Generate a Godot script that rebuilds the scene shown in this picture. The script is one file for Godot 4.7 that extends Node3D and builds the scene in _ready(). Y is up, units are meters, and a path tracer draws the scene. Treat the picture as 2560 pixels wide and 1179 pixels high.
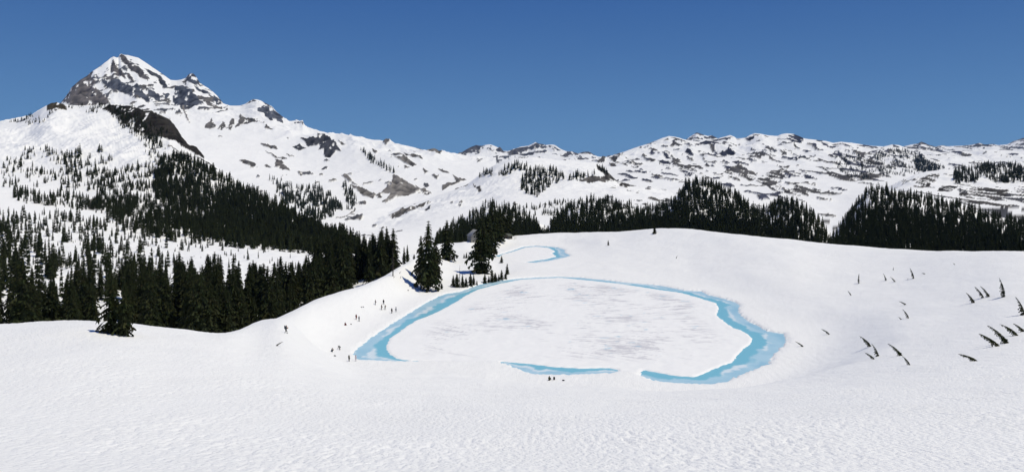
extends Node3D
# A snowbound mountain lake with a turquoise moat, conifer woods and glaciated peaks behind.
# Units are metres. The viewpoint is at (0, EYE, 0) looking along -z with a level, lowered lens.
# Survey notation: a place is given by its bearing (bx), its dip (by) and its distance z:
#   x = (bx - 1280) / F * z,  y = EYE + (HY - by) / F * z,  z = -z
const F := 1828.0
const HY := 455.0
const S := 0.855
const EYE := 55.0 * S

var rng := RandomNumberGenerator.new()
var n_big := FastNoiseLite.new()
var n_mid := FastNoiseLite.new()
var n_fine := FastNoiseLite.new()
var n_ridge := FastNoiseLite.new()
var n_cup := FastNoiseLite.new()
var n_warp := FastNoiseLite.new()
var n_clump := FastNoiseLite.new()
var M := {}
var names := {}
var near_grid := {}
var fields := {}
var trees := []          # every wild tree that a wood grows: [position, height, wood index, lean seed]

# ------------------------------------------------------------------ helpers
func noise(seed_: int, freq: float, octaves: int, type := FastNoiseLite.TYPE_SIMPLEX_SMOOTH, fractal := FastNoiseLite.FRACTAL_FBM) -> FastNoiseLite:
	var n := FastNoiseLite.new()
	n.seed = seed_
	n.frequency = freq
	n.noise_type = type
	n.fractal_type = fractal if octaves > 1 else FastNoiseLite.FRACTAL_NONE
	n.fractal_octaves = octaves
	return n

func numbered(called: String) -> String:
	var k: int = names.get(called, 0)
	names[called] = k + 1
	return called if k == 0 else "%s_%03d" % [called, k]

func tag(o: Node3D, label: String, category := "", group := "", kind := "") -> Node3D:
	if label:
		o.set_meta("label", label)
	if category:
		o.set_meta("category", category)
	if group:
		o.set_meta("group", group)
	if kind:
		o.set_meta("kind", kind)
	return o

func part(called: String, mesh: Mesh, mat: Material, parent: Node = null) -> MeshInstance3D:
	var o := MeshInstance3D.new()
	o.name = called if parent else numbered(called)
	o.mesh = mesh
	o.material_override = mat
	if parent:
		parent.add_child(o, true)
	else:
		add_child(o, true)
	return o

func thing(called: String, label: String, category: String, at := Vector3.ZERO, turn := 0.0, group := "") -> Node3D:
	var o := Node3D.new()
	o.name = numbered(called)
	add_child(o, true)
	o.position = at
	o.rotation.y = turn
	tag(o, label, category, group)
	return o

func place(bx: float, by: float, z: float) -> Vector3:
	return Vector3((bx - 1280.0) / F * z, EYE + (HY - by) / F * z, -z)

func lin(r: float, g: float, b: float) -> Color:
	return Color(r / 255.0, g / 255.0, b / 255.0).srgb_to_linear()

func poly(a: Array) -> PackedVector2Array:
	var p := PackedVector2Array()
	for i in range(0, a.size(), 2):
		p.append(Vector2(a[i], a[i + 1]))
	return p

func zoomed(a: Array, ox: float, oy: float, s: float) -> PackedVector2Array:
	var p := PackedVector2Array()
	for i in range(0, a.size(), 2):
		p.append(Vector2(ox + a[i] / s, oy + a[i + 1] / s))
	return p

# monotone cubic through (xs, ys)
func pchip(xs: PackedFloat32Array, ys: PackedFloat32Array, x: float) -> float:
	var n := xs.size()
	if x <= xs[0]:
		return ys[0]
	if x >= xs[n - 1]:
		return ys[n - 1]
	var i := xs.bsearch(x, false) - 1
	i = clampi(i, 0, n - 2)
	var h := xs[i + 1] - xs[i]
	var d := (ys[i + 1] - ys[i]) / h
	var m0 := d
	var m1 := d
	if i > 0:
		var dp := (ys[i] - ys[i - 1]) / (xs[i] - xs[i - 1])
		m0 = 0.0 if dp * d <= 0.0 else 2.0 * dp * d / (dp + d)
	if i < n - 2:
		var dn := (ys[i + 2] - ys[i + 1]) / (xs[i + 2] - xs[i + 1])
		m1 = 0.0 if dn * d <= 0.0 else 2.0 * dn * d / (dn + d)
	var t := (x - xs[i]) / h
	var t2 := t * t
	var t3 := t2 * t
	return (2 * t3 - 3 * t2 + 1) * ys[i] + (t3 - 2 * t2 + t) * h * m0 + (-2 * t3 + 3 * t2) * ys[i + 1] + (t3 - t2) * h * m1

func lerp_line(xs: PackedFloat32Array, ys: PackedFloat32Array, x: float) -> float:
	var n := xs.size()
	if x <= xs[0]:
		return ys[0]
	if x >= xs[n - 1]:
		return ys[n - 1]
	var i := clampi(xs.bsearch(x, false) - 1, 0, n - 2)
	return lerpf(ys[i], ys[i + 1], (x - xs[i]) / (xs[i + 1] - xs[i]))

# ------------------------------------------------------------------ grids to meshes
func grid_mesh(P: PackedVector3Array, nc: int, nr: int, C: PackedColorArray, keep: PackedByteArray = PackedByteArray()) -> ArrayMesh:
	var N := PackedVector3Array()
	N.resize(nc * nr)
	for r in nr:
		var r0 := maxi(r - 1, 0) * nc
		var r1 := mini(r + 1, nr - 1) * nc
		for c in nc:
			var dc := P[r * nc + mini(c + 1, nc - 1)] - P[r * nc + maxi(c - 1, 0)]
			N[r * nc + c] = dc.cross(P[r1 + c] - P[r0 + c]).normalized()
	var I := PackedInt32Array()
	var whole := keep.is_empty()
	if whole:
		I.resize((nc - 1) * (nr - 1) * 6)
	var k := 0
	for r in nr - 1:
		for c in nc - 1:
			var a := r * nc + c
			if whole:
				I[k] = a
				I[k + 1] = a + nc
				I[k + 2] = a + nc + 1
				I[k + 3] = a
				I[k + 4] = a + nc + 1
				I[k + 5] = a + 1
				k += 6
			elif keep[a] or keep[a + 1] or keep[a + nc] or keep[a + nc + 1]:
				I.append_array(PackedInt32Array([a, a + nc, a + nc + 1, a, a + nc + 1, a + 1]))
	var A := []
	A.resize(Mesh.ARRAY_MAX)
	A[Mesh.ARRAY_VERTEX] = P
	A[Mesh.ARRAY_NORMAL] = N
	if C.size():
		A[Mesh.ARRAY_COLOR] = C
	A[Mesh.ARRAY_INDEX] = I
	var m := ArrayMesh.new()
	m.add_surface_from_arrays(Mesh.PRIMITIVE_TRIANGLES, A)
	return m

# A mountain side: rows of survey points from its foot to its crest (the last row is behind the crest).
# Each row is [bx, z, by, bx, z, by ...]; between rows the slope is smooth.
func slope(rows: Array, b0: float, b1: float, step: float, segs: Array, sharp_row: int, rough: Callable) -> Dictionary:
	var nc := int((b1 - b0) / step) + 1
	var nr := 1
	for s in segs:
		nr += s
	var lines := []
	for row in rows:
		var xs := PackedFloat32Array()
		var zs := PackedFloat32Array()
		var ys := PackedFloat32Array()
		for i in range(0, row.size(), 3):
			xs.append(row[i])
			zs.append(row[i + 1])
			ys.append(row[i + 2])
		lines.append([xs, zs, ys])
	var P := PackedVector3Array()
	P.resize(nc * nr)
	var T := PackedFloat32Array()
	T.resize(nc * nr)
	var nrow := rows.size()
	var zc := PackedFloat32Array()
	var yc := PackedFloat32Array()
	zc.resize(nrow)
	yc.resize(nrow)
	for c in nc:
		var bx := b0 + c * step
		for k in nrow:
			var L: Array = lines[k]
			zc[k] = pchip(L[0], L[1], bx)
			var by: float = lerp_line(L[0], L[2], bx) if k == sharp_row else pchip(L[0], L[2], bx)
			yc[k] = EYE + (HY - by) / F * zc[k]
		var r := 0
		for k in nrow - 1:
			var n: int = segs[k]
			var z0 := zc[k]
			var z1 := zc[k + 1]
			var y0 := yc[k]
			var y1 := yc[k + 1]
			var mz0 := (z1 - zc[maxi(k - 1, 0)]) * (0.5 if k > 0 else 1.0)
			var mz1 := (zc[mini(k + 2, nrow - 1)] - z0) * (0.5 if k < nrow - 2 else 1.0)
			var my0 := (y1 - yc[maxi(k - 1, 0)]) * (0.5 if k > 0 else 1.0)
			var my1 := (yc[mini(k + 2, nrow - 1)] - y0) * (0.5 if k < nrow - 2 else 1.0)
			if k == sharp_row - 1:
				my1 = y1 - y0
				mz1 = z1 - z0
			if k == sharp_row:
				my0 = y1 - y0
				mz0 = z1 - z0
			for j in n + (1 if k == nrow - 2 else 0):
				var t := float(j) / n
				var t2 := t * t
				var t3 := t2 * t
				var ha := 2 * t3 - 3 * t2 + 1
				var hb := t3 - 2 * t2 + t
				var hd := t3 - t2
				var z := ha * z0 + hb * mz0 + (1 - ha) * z1 + hd * mz1
				var y := ha * y0 + hb * my0 + (1 - ha) * y1 + hd * my1
				P[r * nc + c] = Vector3((bx - 1280.0) / F * z, y, -z)
				T[r * nc + c] = k + t
				r += 1
	var C := PackedColorArray()
	C.resize(nc * nr)
	for r in nr:
		for c in nc:
			var i := r * nc + c
			var p := P[i]
			var bx := b0 + c * step
			var by := HY - (p.y - EYE) * F / -p.z
			var out: Array = rough.call(p, bx, by, T[i])
			p.y += out[0]
			P[i] = p
			C[i] = out[1]
	return {"P": P, "C": C, "nc": nc, "nr": nr, "b0": b0, "step": step}

# The ground under a bearing and a dip: the first place, from the viewpoint outwards, where the slope is seen.
func ground(g: Dictionary, bx: float, by: float, last_row := -1) -> Vector3:
	var nc: int = g.nc
	var nr: int = g.nr if last_row < 0 else last_row
	var P: PackedVector3Array = g.P
	var c := 0
	var t := 0.0
	if g.has("B"):
		var B: PackedFloat32Array = g.B
		c = clampi(B.bsearch(bx, false) - 1, 0, nc - 2)
		t = (bx - B[c]) / (B[c + 1] - B[c])
	else:
		var fc: float = clampf((bx - g.b0) / g.step, 0.0, nc - 1.001)
		c = int(fc)
		t = fc - c
	var before := Vector3.ZERO
	var dip_before := 1e9
	for r in nr:
		var p := P[r * nc + c].lerp(P[r * nc + c + 1], t)
		if p.z > -2.0:
			continue
		var dip := HY - (p.y - EYE) * F / -p.z
		if dip <= by:
			if dip_before > 1e8:
				return p
			return before.lerp(p, clampf((dip_before - by) / maxf(dip_before - dip, 1e-4), 0.0, 1.0))
		if dip < dip_before:
			before = p
			dip_before = dip
	return before

# ------------------------------------------------------------------ materials
func snow_material() -> StandardMaterial3D:
	var m := StandardMaterial3D.new()
	m.vertex_color_use_as_albedo = true
	m.albedo_color = Color.WHITE
	m.roughness = 0.75
	m.metallic_specular = 0.25
	return m

func bumped(m: StandardMaterial3D, freq: float, octaves: int, size: float, depth_cm: float, type := FastNoiseLite.TYPE_SIMPLEX_SMOOTH) -> StandardMaterial3D:
	var t := NoiseTexture2D.new()
	t.width = 512
	t.height = 512
	t.seamless = true
	t.noise = noise(77, freq, octaves, type)
	m.heightmap_enabled = true
	m.heightmap_texture = t
	m.heightmap_scale = depth_cm
	m.uv1_triplanar = true
	m.uv1_world_triplanar = true
	m.uv1_scale = Vector3.ONE / size
	return m

func plain_material(c: Color, rough := 0.9, spec := 0.3) -> StandardMaterial3D:
	var m := StandardMaterial3D.new()
	m.albedo_color = c.linear_to_srgb()
	m.roughness = rough
	m.metallic_specular = spec
	return m

# ------------------------------------------------------------------ lakes
func lake_field(called: String, outer: PackedVector2Array, inner: PackedVector2Array) -> void:
	# shores as plan outlines in metres, then signed distances on a metre grid (negative inside)
	var shores := [PackedVector2Array(), PackedVector2Array()]
	var lo := Vector2(1e9, 1e9)
	var hi := Vector2(-1e9, -1e9)
	for k in 2:
		for v in [outer, inner][k]:
			var z: float = EYE * F / (v.y - HY)
			var q := Vector2((v.x - 1280.0) / F * z, z)
			shores[k].append(q)
			lo = lo.min(q)
			hi = hi.max(q)
	lo -= Vector2(34, 34)
	hi += Vector2(34, 34)
	var nx := int(hi.x - lo.x) + 2
	var nz := int(hi.y - lo.y) + 2
	var D := [PackedFloat32Array(), PackedFloat32Array()]
	for k in 2:
		var sh: PackedVector2Array = shores[k]
		D[k].resize(nx * nz)
		var n := sh.size()
		for j in nz:
			for i in nx:
				var q := lo + Vector2(i, j)
				var best := 1e9
				for s in n:
					var a := sh[s]
					var ab := sh[(s + 1) % n] - a
					var aq := q - a
					var t := clampf(aq.dot(ab) / ab.length_squared(), 0.0, 1.0)
					best = minf(best, (aq - ab * t).length_squared())
				D[k][j * nx + i] = sqrt(best) * (-1.0 if Geometry2D.is_point_in_polygon(q, sh) else 1.0)
	fields[called] = {"lo": lo, "nx": nx, "nz": nz, "D": D, "hi": lo + Vector2(nx - 2, nz - 2)}

func shore(f: Dictionary, k: int, x: float, z: float) -> float:
	var lo: Vector2 = f.lo
	var fx := x - lo.x
	var fz := z - lo.y
	var nx: int = f.nx
	var nz: int = f.nz
	if fx < 0.0 or fz < 0.0 or fx >= nx - 1.0 or fz >= nz - 1.0:
		return 60.0
	var i := int(fx)
	var j := int(fz)
	fx -= i
	fz -= j
	var d: PackedFloat32Array = f.D[k]
	var a := j * nx + i
	return lerpf(lerpf(d[a], d[a + 1], fx), lerpf(d[a + nx], d[a + nx + 1], fx), fz)

# ------------------------------------------------------------------ the near snow field
func build_near() -> void:
	# columns of the field: bearing, then [distance, dip ...] along it
	var cols := [
		[-300, 60, 1005, 100, 868, 122, 822, 150, 850, 200, 910, 300, 970, 900, 690],
		[0, 60, 1010, 100, 865, 125, 812, 150, 835, 200, 900, 300, 960, 900, 690],
		[100, 60, 1012, 100, 862, 127, 803, 150, 826, 200, 900, 300, 960, 900, 690],
		[200, 60, 1016, 100, 864, 128, 800, 150, 822, 200, 900, 300, 960, 900, 690],
		[320, 60, 1021, 100, 874, 130, 808, 150, 825, 200, 900, 300, 960, 900, 690],
		[450, 60, 1028, 100, 890, 134, 822, 155, 838, 200, 890, 300, 950, 900, 690],
		[570, 60, 1035, 100, 906, 140, 836, 160, 833, 180, 837, 200, 850, 240, 880, 300, 930, 900, 690],
		[640, 60, 1040, 100, 920, 140, 860, 168, 826, 188, 806, 205, 803, 225, 808, 250, 826, 310, 900, 900, 690],
		[714, 60, 1045, 100, 932, 130, 882, 165, 835, 195, 792, 215, 776, 235, 773, 258, 778, 285, 800, 350, 870, 900, 690],
		[800, 60, 1050, 100, 952, 150, 902, 195, 868, 225, 826, 250, 785, 272, 753, 290, 744, 310, 747, 335, 762, 420, 830, 900, 690],
		[890, 60, 1055, 100, 972, 150, 938, 200, 912, 226, 899, 245, 845, 262, 800, 290, 745, 312, 714, 345, 724, 430, 780, 900, 690],
		[985, 60, 1058, 100, 982, 150, 950, 205, 918, 224, 904, 286, 807, 300, 780, 330, 722, 362, 670, 400, 682, 500, 730, 900, 680],
		[1040, 60, 1060, 100, 987, 150, 956, 208, 920, 224, 904, 312, 777, 330, 750, 370, 694, 430, 640, 480, 648, 600, 700, 900, 680],
		[1080, 60, 1060, 100, 990, 150, 959, 210, 921, 224, 904, 335, 755, 350, 737, 400, 690, 450, 656, 560, 613, 630, 624, 900, 660],
		[1130, 60, 1060, 100, 993, 150, 962, 212, 919, 224, 904, 360, 734, 400, 702, 450, 670, 520, 635, 580, 609, 650, 618, 900, 650],
		[1195, 60, 1060, 100, 996, 150, 965, 212, 920, 222, 908, 392, 711, 440, 676, 500, 640, 560, 606, 575, 600, 650, 612, 900, 650],
		[1280, 60, 1060, 100, 1000, 150, 968, 205, 936, 214, 925, 412, 699, 450, 678, 500, 656, 585, 627, 640, 608, 680, 591, 760, 600, 900, 630],
		[1390, 60, 1059, 100, 1004, 150, 972, 200, 950, 208, 938, 424, 692, 470, 668, 500, 656, 628, 615, 660, 600, 690, 583, 770, 592, 900, 620],
		[1500, 60, 1057, 100, 1008, 150, 975, 200, 950, 207, 940, 412, 699, 450, 675, 520, 640, 600, 605, 670, 581.5, 760, 592, 900, 620],
		[1550, 60, 1055, 100, 1010, 150, 976, 200, 952, 206, 943, 402, 705, 450, 674, 520, 636, 600, 600, 650, 579.5, 740, 590, 900, 620],
		[1640, 60, 1053, 100, 1010, 150, 978, 198, 960, 202, 952, 388, 714, 430, 682, 500, 637, 570, 596, 620, 571.5, 700, 585, 900, 630],
		[1735, 60, 1051, 100, 1009, 150, 977, 194, 968, 198, 962, 370, 727, 400, 700, 470, 645, 540, 599, 585, 573, 660, 590, 900, 640],
		[1850, 60, 1048, 100, 1006, 150, 972, 198, 958, 203, 950, 305, 785, 340, 742, 400, 677, 470, 622, 530, 584, 600, 602, 900, 660],
		[1963, 60, 1045, 100, 998, 150, 962, 200, 927, 226, 900, 258, 845, 300, 772, 360, 697, 420, 642, 500, 597, 580, 617, 900, 670],
		[2050, 60, 1040, 100, 990, 150, 950, 200, 902, 250, 836, 300, 768, 360, 697, 430, 639, 478, 607.5, 560, 627, 900, 680],
		[2200, 60, 1035, 100, 975, 140, 930, 180, 885, 220, 835, 262, 780, 320, 715, 385, 655, 435, 619.5, 520, 642, 900, 690],
		[2400, 60, 1030, 100, 958, 140, 900, 180, 845, 222, 790, 262, 735, 312, 675, 360, 627.5, 445, 652, 900, 700],
		[2560, 60, 1025, 100, 945, 140, 878, 180, 815, 220, 755, 260, 700, 300, 650, 325, 629.5, 400, 662, 900, 720],
		[2860, 60, 1020, 100, 930, 140, 855, 180, 790, 220, 730, 258, 682, 295, 644, 315, 634, 400, 667, 900, 740],
	]
	var Z := PackedFloat32Array()
	var z := 2.4
	while z < 17.0:
		Z.append(z)
		z *= 1.06
	while z < 105.0:
		Z.append(z)
		z *= 1.0056
	while z < 400.0:
		Z.append(z)
		z *= 1.0062
	while z < 620.0:
		Z.append(z)
		z *= 1.009
	while z < 800.0:
		Z.append(z)
		z *= 1.04
	var nr := Z.size()
	var nk := cols.size()
	# every column as a table of dips over the logarithm of the distance, and the distance of its skyline
	var fine_rows := 900
	var l0 := log(2.0)
	var dl := (log(1000.0) - l0) / (fine_rows - 1)
	var Y := []
	var bxs := PackedFloat32Array()
	var crests := PackedFloat32Array()
	for col in cols:
		var zs := PackedFloat32Array([2.0 * S, 8 * S, 32 * S])
		var ys := PackedFloat32Array([EYE - 1.35, EYE - 4.0 * S, EYE - (1179.0 - HY) / F * 32 * S])
		var top := 1e9
		var crest := 0.0
		for i in range(1, col.size(), 2):
			zs.append(col[i] * S)
			ys.append(EYE + (HY - col[i + 1]) / F * col[i] * S)
			if col[i + 1] < top and col[i] < 850:
				top = col[i + 1]
				crest = col[i] * S
		bxs.append(col[0])
		crests.append(crest)
		var y := PackedFloat32Array()
		y.resize(fine_rows)
		for r in fine_rows:
			var zt := exp(l0 + dl * r)
			y[r] = HY - (pchip(zs, ys, zt) - EYE) * F / zt
		Y.append(y)
	# bearings of the columns: close together in the middle, wider apart towards both sides
	var B := PackedFloat32Array()
	var out_by := 320.0
	while out_by > 1.0:
		B.append(-260.0 - 25.0 * (pow(1.0145, out_by) - 1.0))
		out_by -= 5.0 if out_by > 20.0 else 1.0
	var bq := -260.0
	while bq < 2820.0:
		B.append(bq)
		bq += 3.4
	out_by = 0.0
	while out_by < 320.0:
		B.append(2820.0 + 25.0 * (pow(1.0145, out_by) - 1.0))
		out_by += 5.0 if out_by > 20.0 else 1.0
	var nc := B.size()
	var P := PackedVector3Array()
	P.resize(nc * nr)
	var C := PackedColorArray()
	C.resize(nc * nr)
	# weights of the four columns round each bearing
	var K := PackedInt32Array()
	var W := PackedFloat32Array()
	for c in nc:
		var bx := clampf(B[c], -300.0, 2860.0)
		var k := clampi(bxs.bsearch(bx, false) - 1, 0, nk - 2)
		var h := bxs[k + 1] - bxs[k]
		var t := (bx - bxs[k]) / h
		var t2 := t * t
		var t3 := t2 * t
		var hb := t3 - 2 * t2 + t
		var hd := t3 - t2
		var km := maxi(k - 1, 0)
		var kn := mini(k + 2, nk - 1)
		var w := [0.0, 2 * t3 - 3 * t2 + 1, -2 * t3 + 3 * t2, 0.0]
		var s0 := h / (bxs[k + 1] - bxs[km])
		var s1 := h / (bxs[kn] - bxs[k])
		w[0] -= hb * s0
		w[2] += hb * s0
		w[1] -= hd * s1
		w[3] += hd * s1
		if km == k:
			w[1] += w[0]
		if kn == k + 1:
			w[2] += w[3]
		K.append_array(PackedInt32Array([km, k, k + 1, kn]))
		for q in 4:
			W.append(w[q] if not (q == 0 and km == k or q == 3 and kn == k + 1) else 0.0)
	var f1: Dictionary = fields.main
	var f2: Dictionary = fields.far
	var white := Color(0.875, 0.876, 0.868)
	var pivot := 60.0 * S
	var line := PackedFloat32Array()
	var soft_line := PackedFloat32Array()
	line.resize(nc)
	soft_line.resize(nc)
	var crest_here := PackedFloat32Array()
	for c in nc:
		crest_here.append(pchip(bxs, crests, B[c]))
	for r in nr:
		var zz := Z[r]
		var cups := clampf((260.0 - zz) / 170.0, 0.0, 1.0)
		for c in nc:
			var dip := 0.0
			for q in 4:
				var w := W[c * 4 + q]
				if w != 0.0:
					var kk := K[c * 4 + q]
					var zw := zz
					if zz > pivot:
						var cr := crests[kk]
						var ch := crest_here[c]
						zw = pivot + (zz - pivot) * (cr - pivot) / (ch - pivot) if zz < ch else cr + (zz - ch)
					var fr := clampf((log(zw) - l0) / dl, 0.0, fine_rows - 2.0)
					var ir := int(fr)
					var col_y: PackedFloat32Array = Y[kk]
					dip += lerpf(col_y[ir], col_y[ir + 1], fr - ir) * w
			line[c] = dip
		# soften the joins between the surveyed columns
		for pass_ in 2:
			var sum := 0.0
			var rad := 4
			for c in range(-rad, rad + 1):
				sum += line[clampi(c, 0, nc - 1)]
			for c in nc:
				soft_line[c] = sum / (2 * rad + 1)
				sum += line[mini(c + rad + 1, nc - 1)] - line[maxi(c - rad, 0)]
			var keep_line := line
			line = soft_line
			soft_line = keep_line
		for pass_ in 2:
			for c in nc:
				var rad := int(14.0 * smoothstep(1600.0, 1900.0, B[c]))
				if rad == 0:
					soft_line[c] = line[c]
					continue
				var sum := 0.0
				for q in range(-rad, rad + 1, 2):
					sum += line[clampi(c + q, 0, nc - 1)]
				soft_line[c] = sum / (rad + 1 if rad % 2 == 0 else rad + 1)
			var keep_line := line
			line = soft_line
			soft_line = keep_line
		for c in nc:
			var y := EYE + (HY - line[c]) / F * zz
			var x := (B[c] - 1280.0) / F * zz
			# long swells and hollows
			y += n_mid.get_noise_2d(x * 0.7, zz * 0.5) * (0.16 + 0.0005 * zz) + n_big.get_noise_2d(x, zz * 0.7) * 0.45 * clampf((zz - 20.0) / 60.0, 0.0, 1.0)
			var d1 := 60.0
			if zz > 150.0 and zz < 420.0:
				d1 = shore(f1, 0, x, zz)
			var d2 := 60.0
			if zz > 360.0:
				d2 = shore(f2, 0, x, zz)
			var d := minf(d1, d2)
			if d < 34.0:
				var e := d + n_fine.get_noise_2d(x * 1.4, zz * 0.7) * 0.9
				var bank := (0.62 * (1.0 - exp(-e / 0.8)) + e * 0.02) if e > 0.0 else -1.3 * (1.0 - exp(e / 1.2))
				y = lerpf(bank, y, smoothstep(1.0, 32.0, d))
			# suncups
			if cups > 0.0 and zz > 12.0:
				var wx := x + n_warp.get_noise_2d(x * 0.6, zz * 0.3) * 0.45
				var wz := zz * 0.5 + x * 0.15 + n_warp.get_noise_2d(zz * 0.3, x * 0.6 + 300.0) * 0.4
				var f := n_cup.get_noise_2d(wx, wz) + 1.0
				y += (0.055 - f * f * 0.12) * cups * (0.8 + 1.0 * n_mid.get_noise_2d(x * 1.2 + 90.0, zz * 0.7))
			if zz > 60.0 and d > 0.5:
				y += n_fine.get_noise_2d(x * 1.1, zz * 0.5) * 0.085 * clampf((zz - 60.0) / 60.0, 0.0, 1.0)
			P[r * nc + c] = Vector3(x, y, -zz)
			var g := 1.0 + 0.018 * n_fine.get_noise_2d(x * 0.5, zz * 0.3) + 0.02 * n_mid.get_noise_2d(x, zz * 0.5)
			C[r * nc + c] = Color(white.r * g, white.g * g, white.b * g)
	near_grid = {"P": P, "nc": nc, "nr": nr, "B": B}
	var o := part("snow_field", grid_mesh(P, nc, nr, C), M.near_snow)
	tag(o, "white suncupped snow slope falling to the frozen lake", "", "", "structure")

func build_lake(key: String, water_name: String, ice_name: String, water_label: String, ice_label: String, sx: float, sz: float) -> void:
	var f: Dictionary = fields[key]
	var lo: Vector2 = f.lo
	var hi: Vector2 = f.hi
	var nc := int((hi.x - lo.x) / sx) + 1
	var nr := int((hi.y - lo.y) / sz) + 1
	var PW := PackedVector3Array()
	var PI_ := PackedVector3Array()
	var CW := PackedColorArray()
	var CI := PackedColorArray()
	var kw := PackedByteArray()
	var ki := PackedByteArray()
	for a in [PW, PI_]:
		a.resize(nc * nr)
	for a in [CW, CI]:
		a.resize(nc * nr)
	for a in [kw, ki]:
		a.resize(nc * nr)
	PW.resize(nc * nr); PI_.resize(nc * nr); CW.resize(nc * nr); CI.resize(nc * nr); kw.resize(nc * nr); ki.resize(nc * nr)
	var teal := lin(124, 188, 209)
	var pale := lin(176, 209, 225)
	var slate := lin(146, 192, 214)
	var ledge := lin(224, 233, 238)
	var white := Color(0.87, 0.87, 0.866)
	var slush := lin(190, 189, 196)
	var puddle := lin(138, 188, 214)
	var mid := place(1440, 800, EYE * F / (800 - HY))
	for r in nr:
		for c in nc:
			var i := r * nc + c
			var x := lo.x + c * sx
			var z := lo.y + r * sz
			var dout := shore(f, 0, x, z)
			var din := shore(f, 1, x, z)
			var fine := n_fine.get_noise_2d(x, z * 0.6)
			var soft := n_mid.get_noise_2d(x * 2.2, z * 1.3)
			# water: deep by the ice, paler over the drowned ice shelf along the bank, slabs of white ice between
			PW[i] = Vector3(x, 0.0, -z)
			kw[i] = 1 if dout < 3.0 and din > -2.5 else 0
			var t := clampf(-dout / maxf(-dout + din, 0.3), 0.0, 1.0)
			var wob := soft * 0.30 + fine * 0.05
			var col := pale.lerp(teal, smoothstep(0.44, 0.60, t + wob))
			col = col.lerp(slate, clampf(0.3 + n_mid.get_noise_2d(x * 1.1, z * 0.8) * 1.1, 0.0, 0.85) * (1.0 - smoothstep(0.28, 0.46, t + wob)))
			var rim := n_mid.get_noise_2d(x * 0.8 + 500.0, z * 0.5)
			var on := smoothstep(0.0, 0.10, 0.075 + rim * 0.26 - absf(t - 0.50 + wob * 0.7) + fine * 0.11)
			col = col.lerp(ledge, on * 0.85)
			CW[i] = col
			# the snow covered ice plate
			var e := -din + fine * 0.55
			var y := -0.5 + 0.78 * smoothstep(-0.9, 0.7, e)
			y += (soft * 0.12 + fine * 0.07) * smoothstep(0.0, 3.0, e)
			PI_[i] = Vector3(x, y, -z)
			ki[i] = 1 if e > -1.6 else 0
			var g := 1.0 + fine * 0.012 + soft * 0.018
			var ice := Color(white.r * g, white.g * g, white.b * g)
			if key == "main":
				# drifts worn thin in wandering streaks, more of them towards one side, and a few wet hollows
				var bend := n_big.get_noise_2d(x * 0.7 + 9.0, z * 0.5) * 14.0
				var from := Vector2(x - mid.x + 95.0, z + mid.z + bend * 0.6)
				var along := from.length()
				var cross := atan2(from.y, from.x) * 125.0
				var streak := n_clump.get_noise_2d(along * 4.0, cross * 26.0)
				var place_of := n_clump.get_noise_2d(x * 1.8 + 400.0, z * 1.3 - 90.0) + (0.16 if x > mid.x - 10.0 else 0.0) * smoothstep(0.0, 30.0, x - mid.x + 10.0)
				var rim_in := smoothstep(4.0, 14.0, -din)
				var s := smoothstep(0.12, 0.55, streak + place_of * 0.8 - 0.07 + fine * 0.26) * rim_in
				ice = ice.lerp(slush, s * 0.72)
				var pud := smoothstep(0.62, 0.84, n_clump.get_noise_2d(x * 5.0 + 77.0, z * 9.0) + place_of * 0.55 + fine * 0.2) * rim_in
				ice = ice.lerp(puddle, pud * 0.7)
			CI[i] = ice
	tag(part(water_name, grid_mesh(PW, nc, nr, CW, kw), M.water), water_label, "", "", "structure")
	tag(part(ice_name, grid_mesh(PI_, nc, nr, CI, ki), M.ice), ice_label, "", "", "structure")

# ------------------------------------------------------------------ rocks on the mountain sides
func in_patches(patches: Array, bx: float, by: float) -> int:
	for k in patches.size():
		var pt: Array = patches[k]
		var box: Rect2 = pt[1]
		var q := Vector2(bx, by)
		if box.has_point(q) and Geometry2D.is_point_in_polygon(q, pt[0]):
			return k
	return -1

func patch(p: PackedVector2Array, tone: Color) -> Array:
	var r := Rect2(p[0], Vector2.ZERO)
	for q in p:
		r = r.expand(q)
	return [p, r.grow(1.0), tone]

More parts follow.
